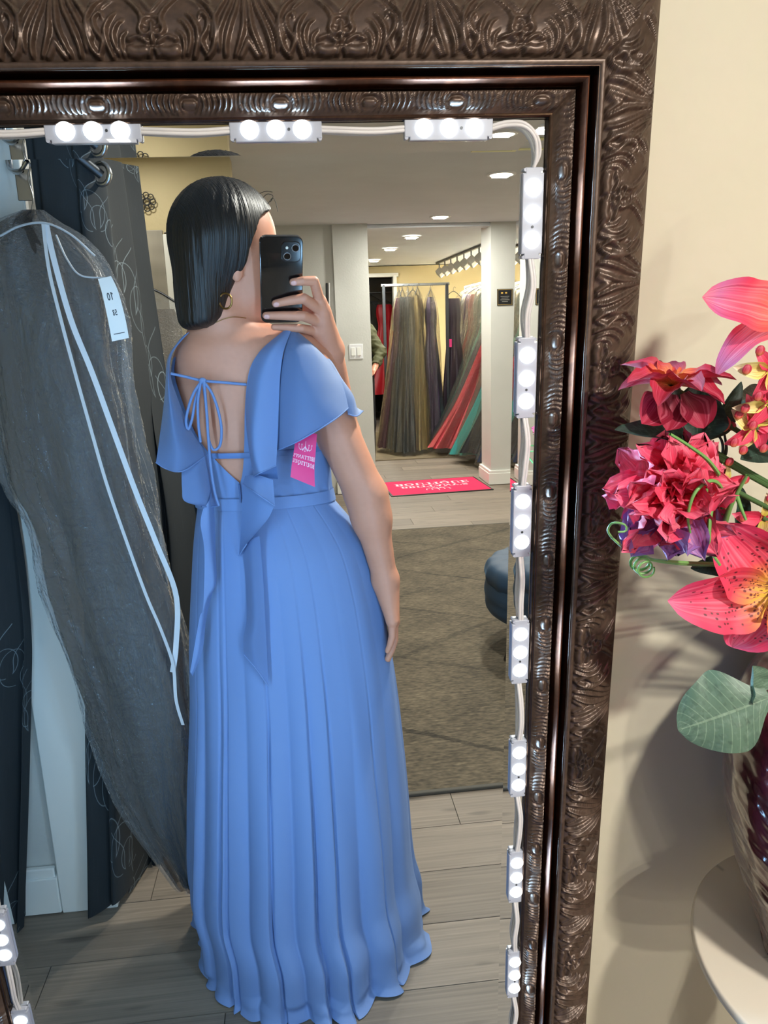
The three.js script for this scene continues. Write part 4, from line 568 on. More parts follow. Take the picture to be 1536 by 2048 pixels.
{ // leaves and tendrils
  const leaf = (label, p, q, face, wid, mat, o) => { const t = thing('silk_leaf', label, 'leaf', p, bunch), d = [q[0] - p[0], q[1] - p[1], q[2] - p[2]]; wpart('leaf_blade', petal(p, d, face, Math.hypot(...d), wid, { bend: 0.15, cup: 0.25, ruffle: 0.05, tip: 0.55, base: 0.2, nu: 12, nv: 24, ...o }), mat, t); wpart('stem', stemTo(p), M_stem, t); };
  leaf('dark green toothed leaf reaching left over the mirror frame', [0.3391, 1.3113, -0.6], [0.2582, 1.3433, -0.575], [0.1, 0.9, 0.5], 0.036, M_leafDark, { ruffle: 0.1 });
  leaf('broad dark green leaf under the red bloom, pointing up', [0.3383, 1.3104, -0.6], [0.3318, 1.3657, -0.6], [-0.5, 0.1, 0.8], 0.058, M_leafDark, { tip: 0.9 });
  leaf('narrow dark leaf leaning right of the red bloom', [0.3411, 1.3126, -0.6], [0.3751, 1.3626, -0.6], [0.5, 0.4, 0.8], 0.036, M_leafDark, {});
  leaf('slim blue green leaf behind the yellow star blossom', [0.4091, 1.353, -0.62], [0.377, 1.3396, -0.62], [0, 0.8, 0.6], 0.022, M_leafPale, {});
  leaf('black green leaf at the right edge beside the carnation', [0.4162, 1.3042, -0.6], [0.3721, 1.3056, -0.58], [0, 0.7, 0.7], 0.04, M_leafDark, {});
  leaf('dark leaf behind the grass curls', [0.4016, 1.2159, -0.62], [0.4035, 1.2591, -0.62], [0.4, 0, 0.9], 0.03, M_leafDark, {});
  leaf('black leaf above the spotted lily', [0.411, 1.2148, -0.61], [0.4274, 1.2443, -0.61], [0.2, 0, 1], 0.036, M_leafDark, {});
  leaf('wide dark leaf below the spotted lily, pointing left', [0.4291, 1.1385, -0.59], [0.367, 1.1433, -0.585], [0, 0.6, 0.8], 0.042, M_leafDark, { cup: 0.15 });
  leaf('short teal leaf hanging under the spotted lily', [0.4316, 1.1334, -0.58], [0.406, 1.1081, -0.575], [0.3, 0.2, 0.9], 0.026, M_leafPale, {});
  leaf('dark twisted leaf behind the left lily petal', [0.3903, 1.1898, -0.6], [0.3535, 1.1899, -0.6], [0, 0.6, 0.8], 0.026, M_leafDark, {});
  leaf('dark small leaf left of the grass curls', [0.3872, 1.224, -0.61], [0.3451, 1.2438, -0.6], [0, 0.5, 0.9], 0.03, M_leafDark, {});
  leaf('large pale green leaf drooping over the purple urn', [0.3847, 1.1146, -0.5], [0.3098, 1.0825, -0.5], [0.1, 0.55, 0.8], 0.085, M_leafPale, { tip: 1.1, cup: -0.1, bend: 0.25 });
  leaf('folded pale leaf standing behind the large pale leaf', [0.3814, 1.0971, -0.52], [0.3818, 1.1317, -0.52], [0.6, 0.2, 0.8], 0.05, M_leafPale, { tip: 1.2 });
  const curl = (label, P, r = 0.0016, mat = M_tendril) => single('silk_tendril', tube(P, u => r * (1.15 - 0.6 * u), 70, 7), mat, label, 'tendril', bunch);
  const helix = (c, r, h, n, a0 = 0) => Array.from({ length: n * 8 + 1 }, (_, k) => [c[0] + Math.cos(a0 + k * 0.785) * r * (1 - 0.25 * k / (n * 8)), c[1] + Math.sin(a0 + k * 0.785) * r * 0.8, c[2] + h * k / (n * 8)]);
  curl('long green tendril curling left across the mirror frame edge', [[0.3901, 1.1909, -0.6], [0.3493, 1.2, -0.59], [0.3147, 1.2097, -0.58], [0.2907, 1.2174, -0.575], [0.2663, 1.2337, -0.57], [0.2541, 1.2478, -0.57], [0.2554, 1.2575, -0.565], [0.2638, 1.2574, -0.56], [0.2654, 1.2517, -0.56], [0.2584, 1.2513, -0.56]]);
  curl('green tendril ending in a tight spiral below the carnation', [[0.3753, 1.1909, -0.6], [0.3272, 1.2042, -0.585], [0.3004, 1.2127, -0.58], ...helix([0.2895, 1.2115, -0.58], 0.0085, 0.02, 3, 0.6)]);
  curl('thin tendril line running from the carnation to the left', [[0.3742, 1.226, -0.6], [0.33, 1.2335, -0.59], [0.2951, 1.2352, -0.585], [0.2734, 1.2467, -0.58]], 0.0009);
  curl('light green grass blade arching up over the carnation', [[0.3667, 1.2343, -0.58], [0.352, 1.282, -0.57], [0.3298, 1.3093, -0.56], [0.3026, 1.3291, -0.55], [0.2841, 1.3407, -0.545]], 0.0022);
  curl('green grass loop drooping right of the carnation', [[0.3639, 1.2369, -0.58], [0.3432, 1.2865, -0.56], [0.3258, 1.2972, -0.55], [0.3125, 1.29, -0.545], [0.3096, 1.2703, -0.545], [0.3167, 1.2516, -0.55]], 0.002);
  curl('green grass blade hanging straight past the lily petal', [[0.3537, 1.2774, -0.57], [0.3354, 1.2733, -0.555], [0.3331, 1.2529, -0.55], [0.338, 1.2339, -0.55], [0.3486, 1.2188, -0.55]], 0.0022);
  curl('green grass blade standing in front of the dark leaf', [[0.3582, 1.2467, -0.57], [0.3549, 1.27, -0.56], [0.3568, 1.2877, -0.555], [0.3577, 1.3006, -0.55]], 0.0024);
  curl('green grass blade leaning towards the spotted lily', [[0.3624, 1.2791, -0.57], [0.3662, 1.2672, -0.565], [0.371, 1.2551, -0.56]], 0.002);
  curl('second short grass blade inside the grass curls', [[0.33, 1.2873, -0.56], [0.3316, 1.2669, -0.56], [0.3396, 1.2445, -0.565], [0.3528, 1.2303, -0.57]], 0.0018);
  curl('dark wire stem looping beside the narrow dark leaf', [[0.3622, 1.2907, -0.6], [0.3635, 1.3046, -0.6], [0.3587, 1.3162, -0.6], [0.3489, 1.3208, -0.6], [0.339, 1.3203, -0.6]], 0.0014, M_wire); curl('second dark wire stem rising to the stray red bud', [[0.3622, 1.2907, -0.6], [0.3666, 1.3021, -0.6], [0.3633, 1.316, -0.6], [0.3573, 1.3298, -0.6]], 0.0014, M_wire);
  single('silk_bud', join([new THREE.SphereGeometry(0.0075, 14, 10).translate(...[0.3579, 1.3288, -0.6]), new THREE.SphereGeometry(0.004, 10, 8).translate(...[0.3674, 1.3262, -0.6])]), M_red, 'dark red berry bud on the wire stem beside the small blossom', 'bud', bunch);
}

// ---------------------------------------------------------------- the woman in the blue dress, her back to the mirror
const woman = thing('person', 'woman in a long blue chiffon dress, back turned, holding up a phone', 'person', [-0.06, 0, 0.1]);
const skinTone = texture(256, 256, (x, y) => { const n = 6 * tiled(8, 8, x, y, 256, 256, 51) + 4 * tiled(40, 40, x, y, 256, 256, 53); return [216 + n, 162 + n, 135 + n]; });
const M_skin = phy('#f2e2dc', 0.5, { map: rep(skinTone, 3, 3), sheen: 0.15 });
// cross-sections of the trunk: left and right outline points, back and front depth
const trunk = [
  [[-0.1778, 1.4033, 0.1], [-0.0247, 1.3983, 0.1], 0.075, 0.145], [[-0.2174, 1.3786, 0.1], [0.0237, 1.3702, 0.1], 0.05, 0.165], [[-0.2367, 1.3323, 0.1], [0.0474, 1.3215, 0.1], 0.036, 0.185], [[-0.2383, 1.2751, 0.1], [0.0454, 1.2631, 0.1], 0.036, 0.205],
  [[-0.2331, 1.2068, 0.1], [0.0459, 1.1936, 0.1], 0.044, 0.215], [[-0.222, 1.1366, 0.1], [0.0474, 1.1225, 0.1], 0.06, 0.2], [[-0.2146, 1.0651, 0.1], [0.0529, 1.0497, 0.1], 0.07, 0.19], [[-0.2249, 0.993, 0.1], [0.0865, 0.9734, 0.1], 0.05, 0.21], [[-0.2353, 0.9194, 0.1], [0.1231, 0.8949, 0.1], 0.025, 0.225], [[-0.2408, 0.8109, 0.1], [0.1211, 0.7833, 0.1], 0.035, 0.22], [[-0.2403, 0.7213, 0.1], [0.1069, 0.6925, 0.1], 0.06, 0.2],
].map(([l, r, zb, zf]) => [(l[1] + r[1]) / 2, (l[0] + r[0]) / 2, (r[0] - l[0]) / 2, (zb + zf) / 2, (zf - zb) / 2]).sort((a, b) => a[0] - b[0]);
const trunkAt = y => table(trunk, y), tLow = trunk[0][0], tTop = trunk[trunk.length - 1][0];
const trunkField = (x, y, z) => {
  const [cx, a, cz, b] = trunkAt(clamp(y, tLow, tTop)), dx = x - cx, dz = z - cz, groove = dz < 0 ? 0.004 * Math.exp(-(dx * dx) / 0.0004) * smooth(tLow, 1.1, y) : 0;
  const q = Math.hypot(dx / a, dz / b), d0 = (q - 1) * Math.min(a, b) + groove, dy = y > tTop ? y - tTop : y < tLow ? tLow - y : 0; return dy > 0 ? (d0 > 0 ? Math.hypot(d0, dy) : Math.max(d0, dy)) : d0;
};
const headAt = [-0.1136, 1.5498, 0.11], fd = V3([0.95, -0.06, 0.3]).normalize(), sd_ = new THREE.Vector3().crossVectors(fd, new THREE.Vector3(0.05, 1, 0)).normalize(), ud = new THREE.Vector3().crossVectors(sd_, fd).normalize();
const toHead = (x, y, z) => { const a = x - headAt[0], b = y - headAt[1], c = z - headAt[2]; return [a * fd.x + b * fd.y + c * fd.z, a * ud.x + b * ud.y + c * ud.z, a * sd_.x + b * sd_.y + c * sd_.z]; };
const fromHead = (f, u, s) => [headAt[0] + fd.x * f + ud.x * u + sd_.x * s, headAt[1] + fd.y * f + ud.y * u + sd_.y * s, headAt[2] + fd.z * f + ud.z * u + sd_.z * s];
const ell = (f, u, s, c, r) => { const a = (f - c[0]) / r[0], b = (u - c[1]) / r[1], e = (s - c[2]) / r[2], k = Math.hypot(a, b, e), g = Math.hypot(a / r[0], b / r[1], e / r[2]); return g < 1e-9 ? -Math.min(...r) : k * (k - 1) / g; };
const headField = (x, y, z) => {
  const [f, u, s] = toHead(x, y, z), m = Math.abs(s);
  let d = ell(f, u, s, [-0.008, 0.025, 0], [0.094, 0.092, 0.075]); d = smin(d, ell(f, u, s, [0.03, -0.045, 0], [0.064, 0.078, 0.058]), 0.03); d = smin(d, ell(f, u, s, [0.066, -0.102, 0], [0.026, 0.022, 0.028]), 0.025);
  d = smin(d, capsule(f, u, s, [0.09, 0.0, 0], [0.109, -0.036, 0], 0.007, 0.0115), 0.012); d = smin(d, ell(f, u, m, [0.1, -0.042, 0.012], [0.009, 0.007, 0.008]), 0.008);
  d = smin(d, ell(f, u, s, [0.086, -0.07, 0], [0.014, 0.006, 0.022]), 0.005); d = smin(d, ell(f, u, s, [0.084, -0.08, 0], [0.014, 0.006, 0.019]), 0.006);
  d = -smin(-d, ell(f, u, m, [0.093, -0.004, 0.031], [0.016, 0.011, 0.017]), 0.012); d = smin(d, ell(f, u, m, [-0.004, -0.04, 0.064], [0.012, 0.022, 0.009]), 0.006);
  return d;
};
const neckLow = [-0.1345, 1.3962, 0.115], chest = fromHead(-0.03, -0.09, 0);
const shR = [0.0167, 1.3323, 0.1], elR = [0.1222, 1.0699, 0.075], wrR = [0.155, 0.8899, 0.075], shL = [-0.188, 1.3408, 0.125], elL = [0.085, 1.17, 0.235], wrL = [0.065, 1.3586, 0.1271];
const limb = (x, y, z) => {
  let d = smin(capsule(x, y, z, shR, elR, 0.046, 0.0405), capsule(x, y, z, elR, wrR, 0.0405, 0.0245), 0.02); d = smin(d, Math.hypot(x - mix(elR[0], wrR[0], 0.25), y - mix(elR[1], wrR[1], 0.25), z - mix(elR[2], wrR[2], 0.25)) - 0.04, 0.02);
  const e = smin(capsule(x, y, z, shL, elL, 0.048, 0.04), capsule(x, y, z, elL, wrL, 0.041, 0.026), 0.02); return [d, e];
};
const bodyField = (x, y, z) => {
  let d = trunkField(x, y, z); const [a, b] = limb(x, y, z);
  d = smin(d, capsule(x, y, z, [-0.1737, 1.363, 0.1], [-0.0041, 1.3579, 0.1], 0.036, 0.042), 0.04);
  d = smin(d, a, 0.012); d = smin(d, b, 0.02); d = smin(d, capsule(x, y, z, neckLow, chest, 0.06, 0.05), 0.035); d = smin(d, headField(x, y, z), 0.02);
  for (const sx of [-1, 1]) { const hip = [-0.04 + sx * 0.075, 0.8, 0.12], knee = [-0.05 + sx * 0.07, 0.45, 0.13], ank = [-0.05 + sx * 0.07, 0.09, 0.15], toe = [-0.05 + sx * 0.08, 0.03, 0.3]; d = smin(d, capsule(x, y, z, hip, knee, 0.075, 0.05), 0.03); d = smin(d, capsule(x, y, z, knee, ank, 0.05, 0.034), 0.02); d = smin(d, capsule(x, y, z, ank, toe, 0.034, 0.024), 0.02); }
  return d;
};
const fingers = (chains, x, y, z, d0) => { let d = d0; for (const { p, r } of chains) { let e = 9; for (let k = 1; k < p.length; k++) e = Math.min(e, capsule(x, y, z, p[k - 1], p[k], r[k - 1], r[k])); d = smin(d, e, 0.0035); } return d; };
const gripHand = [
  { p: [[0.0481, 1.4491, 0.0675], [0.038, 1.4853, 0.0339], [0.0179, 1.4853, 0.0251], [-0.0002, 1.4839, 0.0242]], r: [0.0105, 0.0092, 0.0082, 0.0068] },
  { p: [[0.0531, 1.4309, 0.0761], [0.0182, 1.4551, 0.0379], [-0.0076, 1.4522, 0.0353], [-0.0343, 1.4477, 0.0365]], r: [0.0108, 0.0096, 0.0085, 0.007] },
  { p: [[0.0495, 1.4117, 0.0842], [0.0147, 1.4243, 0.0512], [-0.0203, 1.4261, 0.0454], [-0.0532, 1.4271, 0.0436]], r: [0.0106, 0.0094, 0.0084, 0.0069] },
  { p: [[0.0421, 1.3942, 0.0912], [0.0117, 1.4017, 0.0669], [-0.0163, 1.4045, 0.0626], [-0.0404, 1.4061, 0.0614]], r: [0.0098, 0.0084, 0.0074, 0.0062] },
  { p: [[0.0612, 1.3926, 0.1138], [0.0402, 1.4244, 0.104], [0.0181, 1.4451, 0.0858], [0.0016, 1.4544, 0.0766]], r: [0.013, 0.0115, 0.01, 0.0085] }];
const palmGrip = (x, y, z) => { let d = 9; for (const k of [0, 1, 2, 3]) d = smin(d, capsule(x, y, z, wrL, gripHand[k].p[0], 0.0225, 0.0135), 0.012); return smin(d, capsule(x, y, z, wrL, gripHand[4].p[0], 0.022, 0.015), 0.012); };
const dn = (u, v) => [mix(wrR[0], 0.147, u), wrR[1] - v, wrR[2] + 0];
const lowHand = (() => { const w = wrR, q = (dx, dy, dz) => [w[0] + dx, w[1] + dy, w[2] + dz]; return { w, c: [
  { p: [q(0.012, -0.088, 0.03), q(0.014, -0.128, 0.034), q(0.007, -0.15, 0.031), q(-0.001, -0.168, 0.026)], r: [0.0098, 0.0088, 0.0078, 0.0064] }, { p: [q(0.014, -0.092, 0.01), q(0.015, -0.136, 0.012), q(0.008, -0.16, 0.01), q(0, -0.18, 0.007)], r: [0.01, 0.009, 0.008, 0.0066] },
  { p: [q(0.013, -0.089, -0.01), q(0.013, -0.13, -0.011), q(0.006, -0.153, -0.011), q(-0.002, -0.171, -0.012)], r: [0.0098, 0.0088, 0.0078, 0.0064] }, { p: [q(0.008, -0.08, -0.028), q(0.007, -0.112, -0.031), q(0.002, -0.13, -0.031), q(-0.004, -0.144, -0.031)], r: [0.009, 0.0078, 0.0068, 0.0058] },
  { p: [q(0.0, -0.03, 0.026), q(-0.006, -0.062, 0.044), q(-0.01, -0.088, 0.048), q(-0.012, -0.108, 0.046)], r: [0.013, 0.011, 0.0095, 0.0076] }] }; })();
const palmLow = (x, y, z) => { let d = 9; for (const k of [0, 1, 2, 3]) d = smin(d, capsule(x, y, z, lowHand.w, lowHand.c[k].p[0], 0.0225, 0.0135), 0.012); return smin(d, capsule(x, y, z, lowHand.w, lowHand.c[4].p[0], 0.022, 0.014), 0.012); };
{
  const coarse = surfaceNets(bodyField, [-0.32, -0.01, -0.02], [0.24, 1.5, 0.36], 0.0085);
  const head = surfaceNets((x, y, z) => smin(headField(x, y, z), capsule(x, y, z, neckLow, chest, 0.06, 0.05), 0.02), [headAt[0] - 0.12, headAt[1] - 0.15, headAt[2] - 0.12], [headAt[0] + 0.14, headAt[1] + 0.14, headAt[2] + 0.13], 0.0038);
  const gh = surfaceNets((x, y, z) => fingers(gripHand, x, y, z, smin(palmGrip(x, y, z), capsule(x, y, z, elL, wrL, 0.041, 0.026), 0.012)), [-0.07, 1.33, -0.04], [0.13, 1.52, 0.12], 0.0026);
  const lh = surfaceNets((x, y, z) => fingers(lowHand.c, x, y, z, smin(palmLow(x, y, z), capsule(x, y, z, elR, wrR, 0.0405, 0.0245), 0.012)), [wrR[0] - 0.06, wrR[1] - 0.21, wrR[2] - 0.08], [wrR[0] + 0.05, wrR[1] + 0.05, wrR[2] + 0.08], 0.0028);
  const body = wpart('body', join([coarse, head, gh, lh]), M_skin, woman);
  const nail = (a, b, off) => { const d = V3(b).sub(V3(a)).normalize(), n = V3(off).normalize(), m = new THREE.SphereGeometry(1, 14, 10), s = new THREE.Vector3().crossVectors(d, n); m.applyMatrix4(new THREE.Matrix4().makeBasis(d.clone().multiplyScalar(0.0062), n.clone().multiplyScalar(0.0022), s.multiplyScalar(0.0048))); return m.translate(b[0] - d.x * 0.001 + n.x * 0.0062, b[1] - d.y * 0.001 + n.y * 0.0062, b[2] - d.z * 0.001 + n.z * 0.0062); };
  for (const k of [0, 1, 2]) wpart('fingernail', nail(gripHand[k].p[2], gripHand[k].p[3], [0.1, -0.35, -0.9]), phy('#d9a59c', 0.25, { clearcoat: 0.5 }), body);
  for (const s of [-1, 1]) { wpart('eye', new THREE.SphereGeometry(0.0115, 18, 14).translate(...fromHead(0.078, -0.004, s * 0.031)), std('#e8e4e0', 0.2), body); wpart('eyebrow', tube([fromHead(0.093, 0.014, s * 0.016), fromHead(0.092, 0.018, s * 0.032), fromHead(0.08, 0.014, s * 0.048)], 0.0022, 12, 6), std('#1c1412', 0.7), body); }
  wpart('lips', join([new THREE.SphereGeometry(1, 16, 10).scale(0.008, 0.0045, 0.017).translate(0, 0, 0)]).applyMatrix4(new THREE.Matrix4().makeBasis(fd, ud, sd_)).translate(...fromHead(0.096, -0.075, 0)), std('#b5666a', 0.4), body);
}
{ // dark straight hair falling behind the shoulders
  const line = [[-0.09, -0.03], [-0.06, -0.008], [-0.03, 0.01], [0, 0.016], [0.025, 0.026], [0.048, 0.036], [0.062, 0.05], [0.074, 0.072], [0.084, 0.1], [0.12, 0.13]];
  const strand = (x, y, z, f, s) => { const a = Math.atan2(s, f + 0.02); return 0.0004 * Math.sin(a * 70 + 6 * nz(x * 14, y * 5, z * 14)) + 0.002 * nz(a * 7, y * 4, 2); };
  const edge = [[[-0.2052, 1.5761, 0.09], [-0.1019, 1.574, 0.09]], [[-0.2191, 1.5149, 0.09], [-0.1066, 1.5121, 0.09]], [[-0.2213, 1.4612, 0.09], [-0.1163, 1.4582, 0.09]], [[-0.2183, 1.4248, 0.09], [-0.1303, 1.4221, 0.09]], [[-0.2158, 1.4018, 0.09], [-0.1387, 1.3993, 0.09]]].map(([l, r]) => [(l[1] + r[1]) / 2, (l[0] + r[0]) / 2, (r[0] - l[0]) / 2]).reverse(), fall = { x: edge.map(q => [q[0], q[1]]), r: edge.map(q => [q[0], q[2]]), low: [-0.18, 1.4071, 0.09][1] };
  const hairField = (x, y, z) => {
    const [f, u, s] = toHead(x, y, z); let d = ell(f, u, s, [-0.012, 0.022, 0], [0.104, 0.105, 0.093]); d = Math.max(d, (f - table(line, u)[0]) * 0.8, -0.075 - u);
    const k = fall, cx = table(k.x, y)[0], rx = table(k.r, y)[0], cz = 0.088, rz = 0.068; let e = (Math.hypot((x - cx) / rx, (z - cz) / rz) - 1) * Math.min(rx, rz); e = -smin(-e, -(k.low + 0.1 * (x - cx) + 3 * (x - cx) ** 2 - y), 0.02); e = -smin(-e, -(y - headAt[1] - 0.03), 0.03);
    d = smin(d, e, 0.022); return d + strand(x, y, z, f, s);
  };
  const g = surfaceNets(hairField, [headAt[0] - 0.16, headAt[1] - 0.2, headAt[2] - 0.14], [headAt[0] + 0.15, headAt[1] + 0.15, headAt[2] + 0.15], 0.0034);
  const hb = grey(256, 128, (x, y) => 128 + 110 * tiled(110, 3, x, y, 256, 128, 19)); wpart('hair', g, phy('#15110f', 0.42, { bumpMap: rep(hb, 9, 3), bumpScale: 0.0022, sheen: 0.2 }), woman, 'long straight dark brown hair');
  const wisps = []; for (const [P] of [[[[-0.0524, 1.6338, 0.1], [-0.0378, 1.6458, 0.1], [-0.0279, 1.6422, 0.1], [-0.0332, 1.6318, 0.1]]], [[[-0.04, 1.6267, 0.1], [-0.0282, 1.6387, 0.1], [-0.024, 1.6317, 0.1], [-0.0205, 1.6141, 0.1]]], [[[-0.0657, 1.6401, 0.1], [-0.0421, 1.6502, 0.1], [-0.0284, 1.6491, 0.1]]]]) wisps.push(tube(P, 0.0006, 20, 5)); wpart('stray_hairs', join(wisps), std('#1a1512', 0.5), woman);
  for (const s of [-1, 1]) wpart('hoop_earring', new THREE.TorusGeometry(0.0135, 0.0019, 10, 40).rotateY(0.5).translate(...(s < 0 ? [-0.1239, 1.4547, 0.035] : fromHead(-0.004, -0.085, 0.078))), M.brass, woman, 'gold hoop earring');
  wpart('necklace', tube([[-0.1599, 1.4091, 0.06], [-0.1381, 1.4209, 0.052], [-0.1151, 1.4265, 0.055], [-0.0915, 1.4242, 0.07]], 0.0008, 30, 6), M.brass, woman, 'thin gold chain');
}
// ---------------------------------------------------------------- the dress
const chiffonBump = grey(128, 128, (x, y) => 128 + 60 * Math.sin(x * Math.PI / 2) * Math.sin(y * Math.PI / 2) + 40 * tiled(50, 50, x, y, 128, 128, 87));
const chiffon = (thr = 0) => phy('#6f8cbf', 0.62, { bumpMap: rep(chiffonBump, 14, 14), bumpScale: 0.0003, sheen: 0.6, sheenRoughness: 0.45, sheenColor: new THREE.Color('#8ea4cc'), ...(thr ? { transmission: thr, thickness: 0, roughness: 0.85 } : {}) });
const M_dress = chiffon(), M_sheer = chiffon(0.3), M_lining = phy('#5d7bb0', 0.5, { sheen: 0.4 });
{
  const left = [[-0.22, 1.385, 0.045], [-0.2278, 1.3602, 0.04], [-0.2337, 1.3281, 0.035], [-0.2264, 1.2904, 0.035], [-0.2096, 1.2315, 0.04], [-0.1907, 1.1909, 0.046], [-0.1683, 1.1602, 0.05], [-0.1471, 1.1348, 0.055], [-0.1253, 1.1119, 0.06]].map(p => [p[1], p[0]]).reverse(), right = [[-0.0184, 1.3972, 0.05], [-0.0637, 1.367, 0.045], [-0.0858, 1.3387, 0.04], [-0.0964, 1.3026, 0.035], [-0.1035, 1.2563, 0.036], [-0.1093, 1.1986, 0.045], [-0.1149, 1.1542, 0.052], [-0.1202, 1.1269, 0.058], [-0.1253, 1.1119, 0.06]].map(p => [p[1], p[0]]).reverse();
  const vLow = left[0][0], y0 = [-0.0807, 1.062, 0.07][1], y1 = [-0.1227, 1.3924, 0.06][1];
  const g = sheet(200, 90, (u, v) => {
    const y = mix(y0, y1, v), [cx, a, cz, b] = trunkAt(y), A = a + 0.008, B = b + 0.005; let fr = 0, fl = 0;
    if (y > vLow) { fr = Math.asin(clamp((table(right, y)[0] - cx) / A, -0.97, 0.97)); fl = -Math.asin(clamp((table(left, y)[0] - cx) / A, -0.99, 0.99)); }
    else { fr = Math.asin(clamp((right[0][1] - cx) / A, -0.9, 0.9)); fl = -fr; }
    const ph = mix(fr, Math.PI * 2 - fl, u), k = 0.0016 * Math.sin(ph * 22 + y * 30) * smooth(vLow, y0, y); return [cx + (A + k) * Math.sin(ph), y, cz - (B + k) * Math.cos(ph)];
  }, 4, 2);
  const bod = wpart('dress_bodice', g, M_dress, woman);
  const ring = (yc, hh, off, bulge) => sheet(140, 6, (u, v) => { const y = yc + (v - 0.5) * hh, [cx, a, cz, b] = trunkAt(y), ph = u * Math.PI * 2, o = off + bulge * Math.sin(v * Math.PI); return [cx + (a + o) * Math.sin(ph), y, cz - (b + o) * Math.cos(ph)]; });
  wpart('waistband', ring([-0.0803, 1.0681, 0.07][1], 0.024, 0.0095, 0.0008), M_dress, woman);
  wpart('bra_band', join([ring([-0.0055, 1.1686, 0.05][1], 0.011, 0.007, 0.001)]), M_lining, bod);
  wpart('zip', tube([[-0.1268, 1.112, 0.055], [-0.1266, 1.0941, 0.06], [-0.1271, 1.074, 0.06]], 0.0018, 10, 6), M_lining, bod);
}
{ // long skirt: rings from the waist to the floor, pleats growing downwards
  const sil = [
    [[-0.2198, 1.0652, 0.11], [0.0575, 1.0493, 0.11], 0.13, 0.068], [[-0.2304, 1.0117, 0.11], [0.0947, 1.0024, 0.11], 0.13, 0.09], [[-0.2391, 0.9593, 0.11], [0.1238, 0.9466, 0.11], 0.128, 0.108], [[-0.2517, 0.863, 0.11], [0.148, 0.851, 0.11], 0.128, 0.122], [[-0.2657, 0.7529, 0.11], [0.1639, 0.7416, 0.11], 0.128, 0.132], [[-0.279, 0.6393, 0.11], [0.1765, 0.6109, 0.11], 0.13, 0.145], [[-0.296, 0.4983, 0.11], [0.1848, 0.4631, 0.11], 0.13, 0.163], [[-0.3148, 0.3394, 0.11], [0.1942, 0.296, 0.11], 0.13, 0.186], [[-0.3287, 0.1994, 0.11], [0.202, 0.135, 0.11], 0.13, 0.21],
  ].map(([l, r, cz, b]) => [(l[1] + r[1]) / 2, (l[0] + r[0]) / 2, (r[0] - l[0]) / 2, cz, b]);
  const last = sil[sil.length - 1]; sil.push([0.1, -0.05, last[2] * 1.0, 0.125, 0.228], [0.045, -0.048, last[2] * 1.0, 0.125, 0.236], [0.012, -0.045, last[2] * 1.02, 0.125, 0.246], [0.004, -0.042, last[2] * 1.05, 0.125, 0.258]); sil.sort((p, q) => p[0] - q[0]);
  const yT = sil[sil.length - 1][0], foldsAt = [0, 0.05, 0.085, 0.17, 0.2, 0.29, 0.39, 0.48, 0.567, 0.655, 0.757, 0.85, 0.92, 1], hgt = [0.5, 0.9, 0.5, 1, 0.45, 0.95, 0.7, 0.9, 1.05, 0.8, 1.0, 0.7, 0.9];
  const lean = [1, -1, 1, 1, -1, 1, -1, 1, 1, -1, 1, -1, 1];
  const pleat = (x, y) => { const w = x + 0.005 * Math.sin(y * 5 + 3); let i = 0; while (i < foldsAt.length - 2 && w > foldsAt[i + 1]) i++; const wd = foldsAt[i + 1] - foldsAt[i], t = clamp((w - foldsAt[i]) / wd), q = lean[i] > 0 ? t : 1 - t, drop = clamp(0.006 / wd, 0.03, 0.3); return hgt[i] * (0.35 * Math.sin(Math.PI * t) ** 0.7 + 0.75 * q * (1 - smooth(1 - drop, 1, q))) * (0.55 + 3 * wd); };
  const g = sheet(520, 130, (u, v) => {
    const y = mix(yT, 0.004, v ** 0.92), [cx, a, cz, b] = table(sil, y), ph = u * Math.PI * 2, s = Math.sin(ph), c = Math.cos(ph), lag = 0.03 + 0.3 * smooth(0.15, 0.6, s) * smooth(0.0, 0.4, c), amp = 0.0015 + 0.04 * smooth(yT - lag, -0.1, y), back = smooth(-0.25, 0.1, c), x01 = (s + 1) / 2;
    const o = amp * (mix(0.5 + 0.5 * Math.sin(ph * 23 + 0.7 * Math.sin(y * 6)), pleat(x01, y), back) - 0.55) + 0.006 * nz(s * 4, y * 3, c * 4) * smooth(yT, 0.6, y), n = Math.hypot(s * b, c * a) || 1;
    const drag = y < 0.03 ? 0.02 * nz(ph * 3, 1, 4) : 0; return [cx + a * s + (o + drag) * s * b / n * 1.0, Math.max(0.003, y + (y < 0.05 ? 0.004 * Math.sin(ph * 13) : 0)), cz - b * c - (o + drag) * c * a / n];
  }, 6, 6);
  wpart('dress_skirt', g, M_dress, woman, 'floor length pleated chiffon skirt');
}
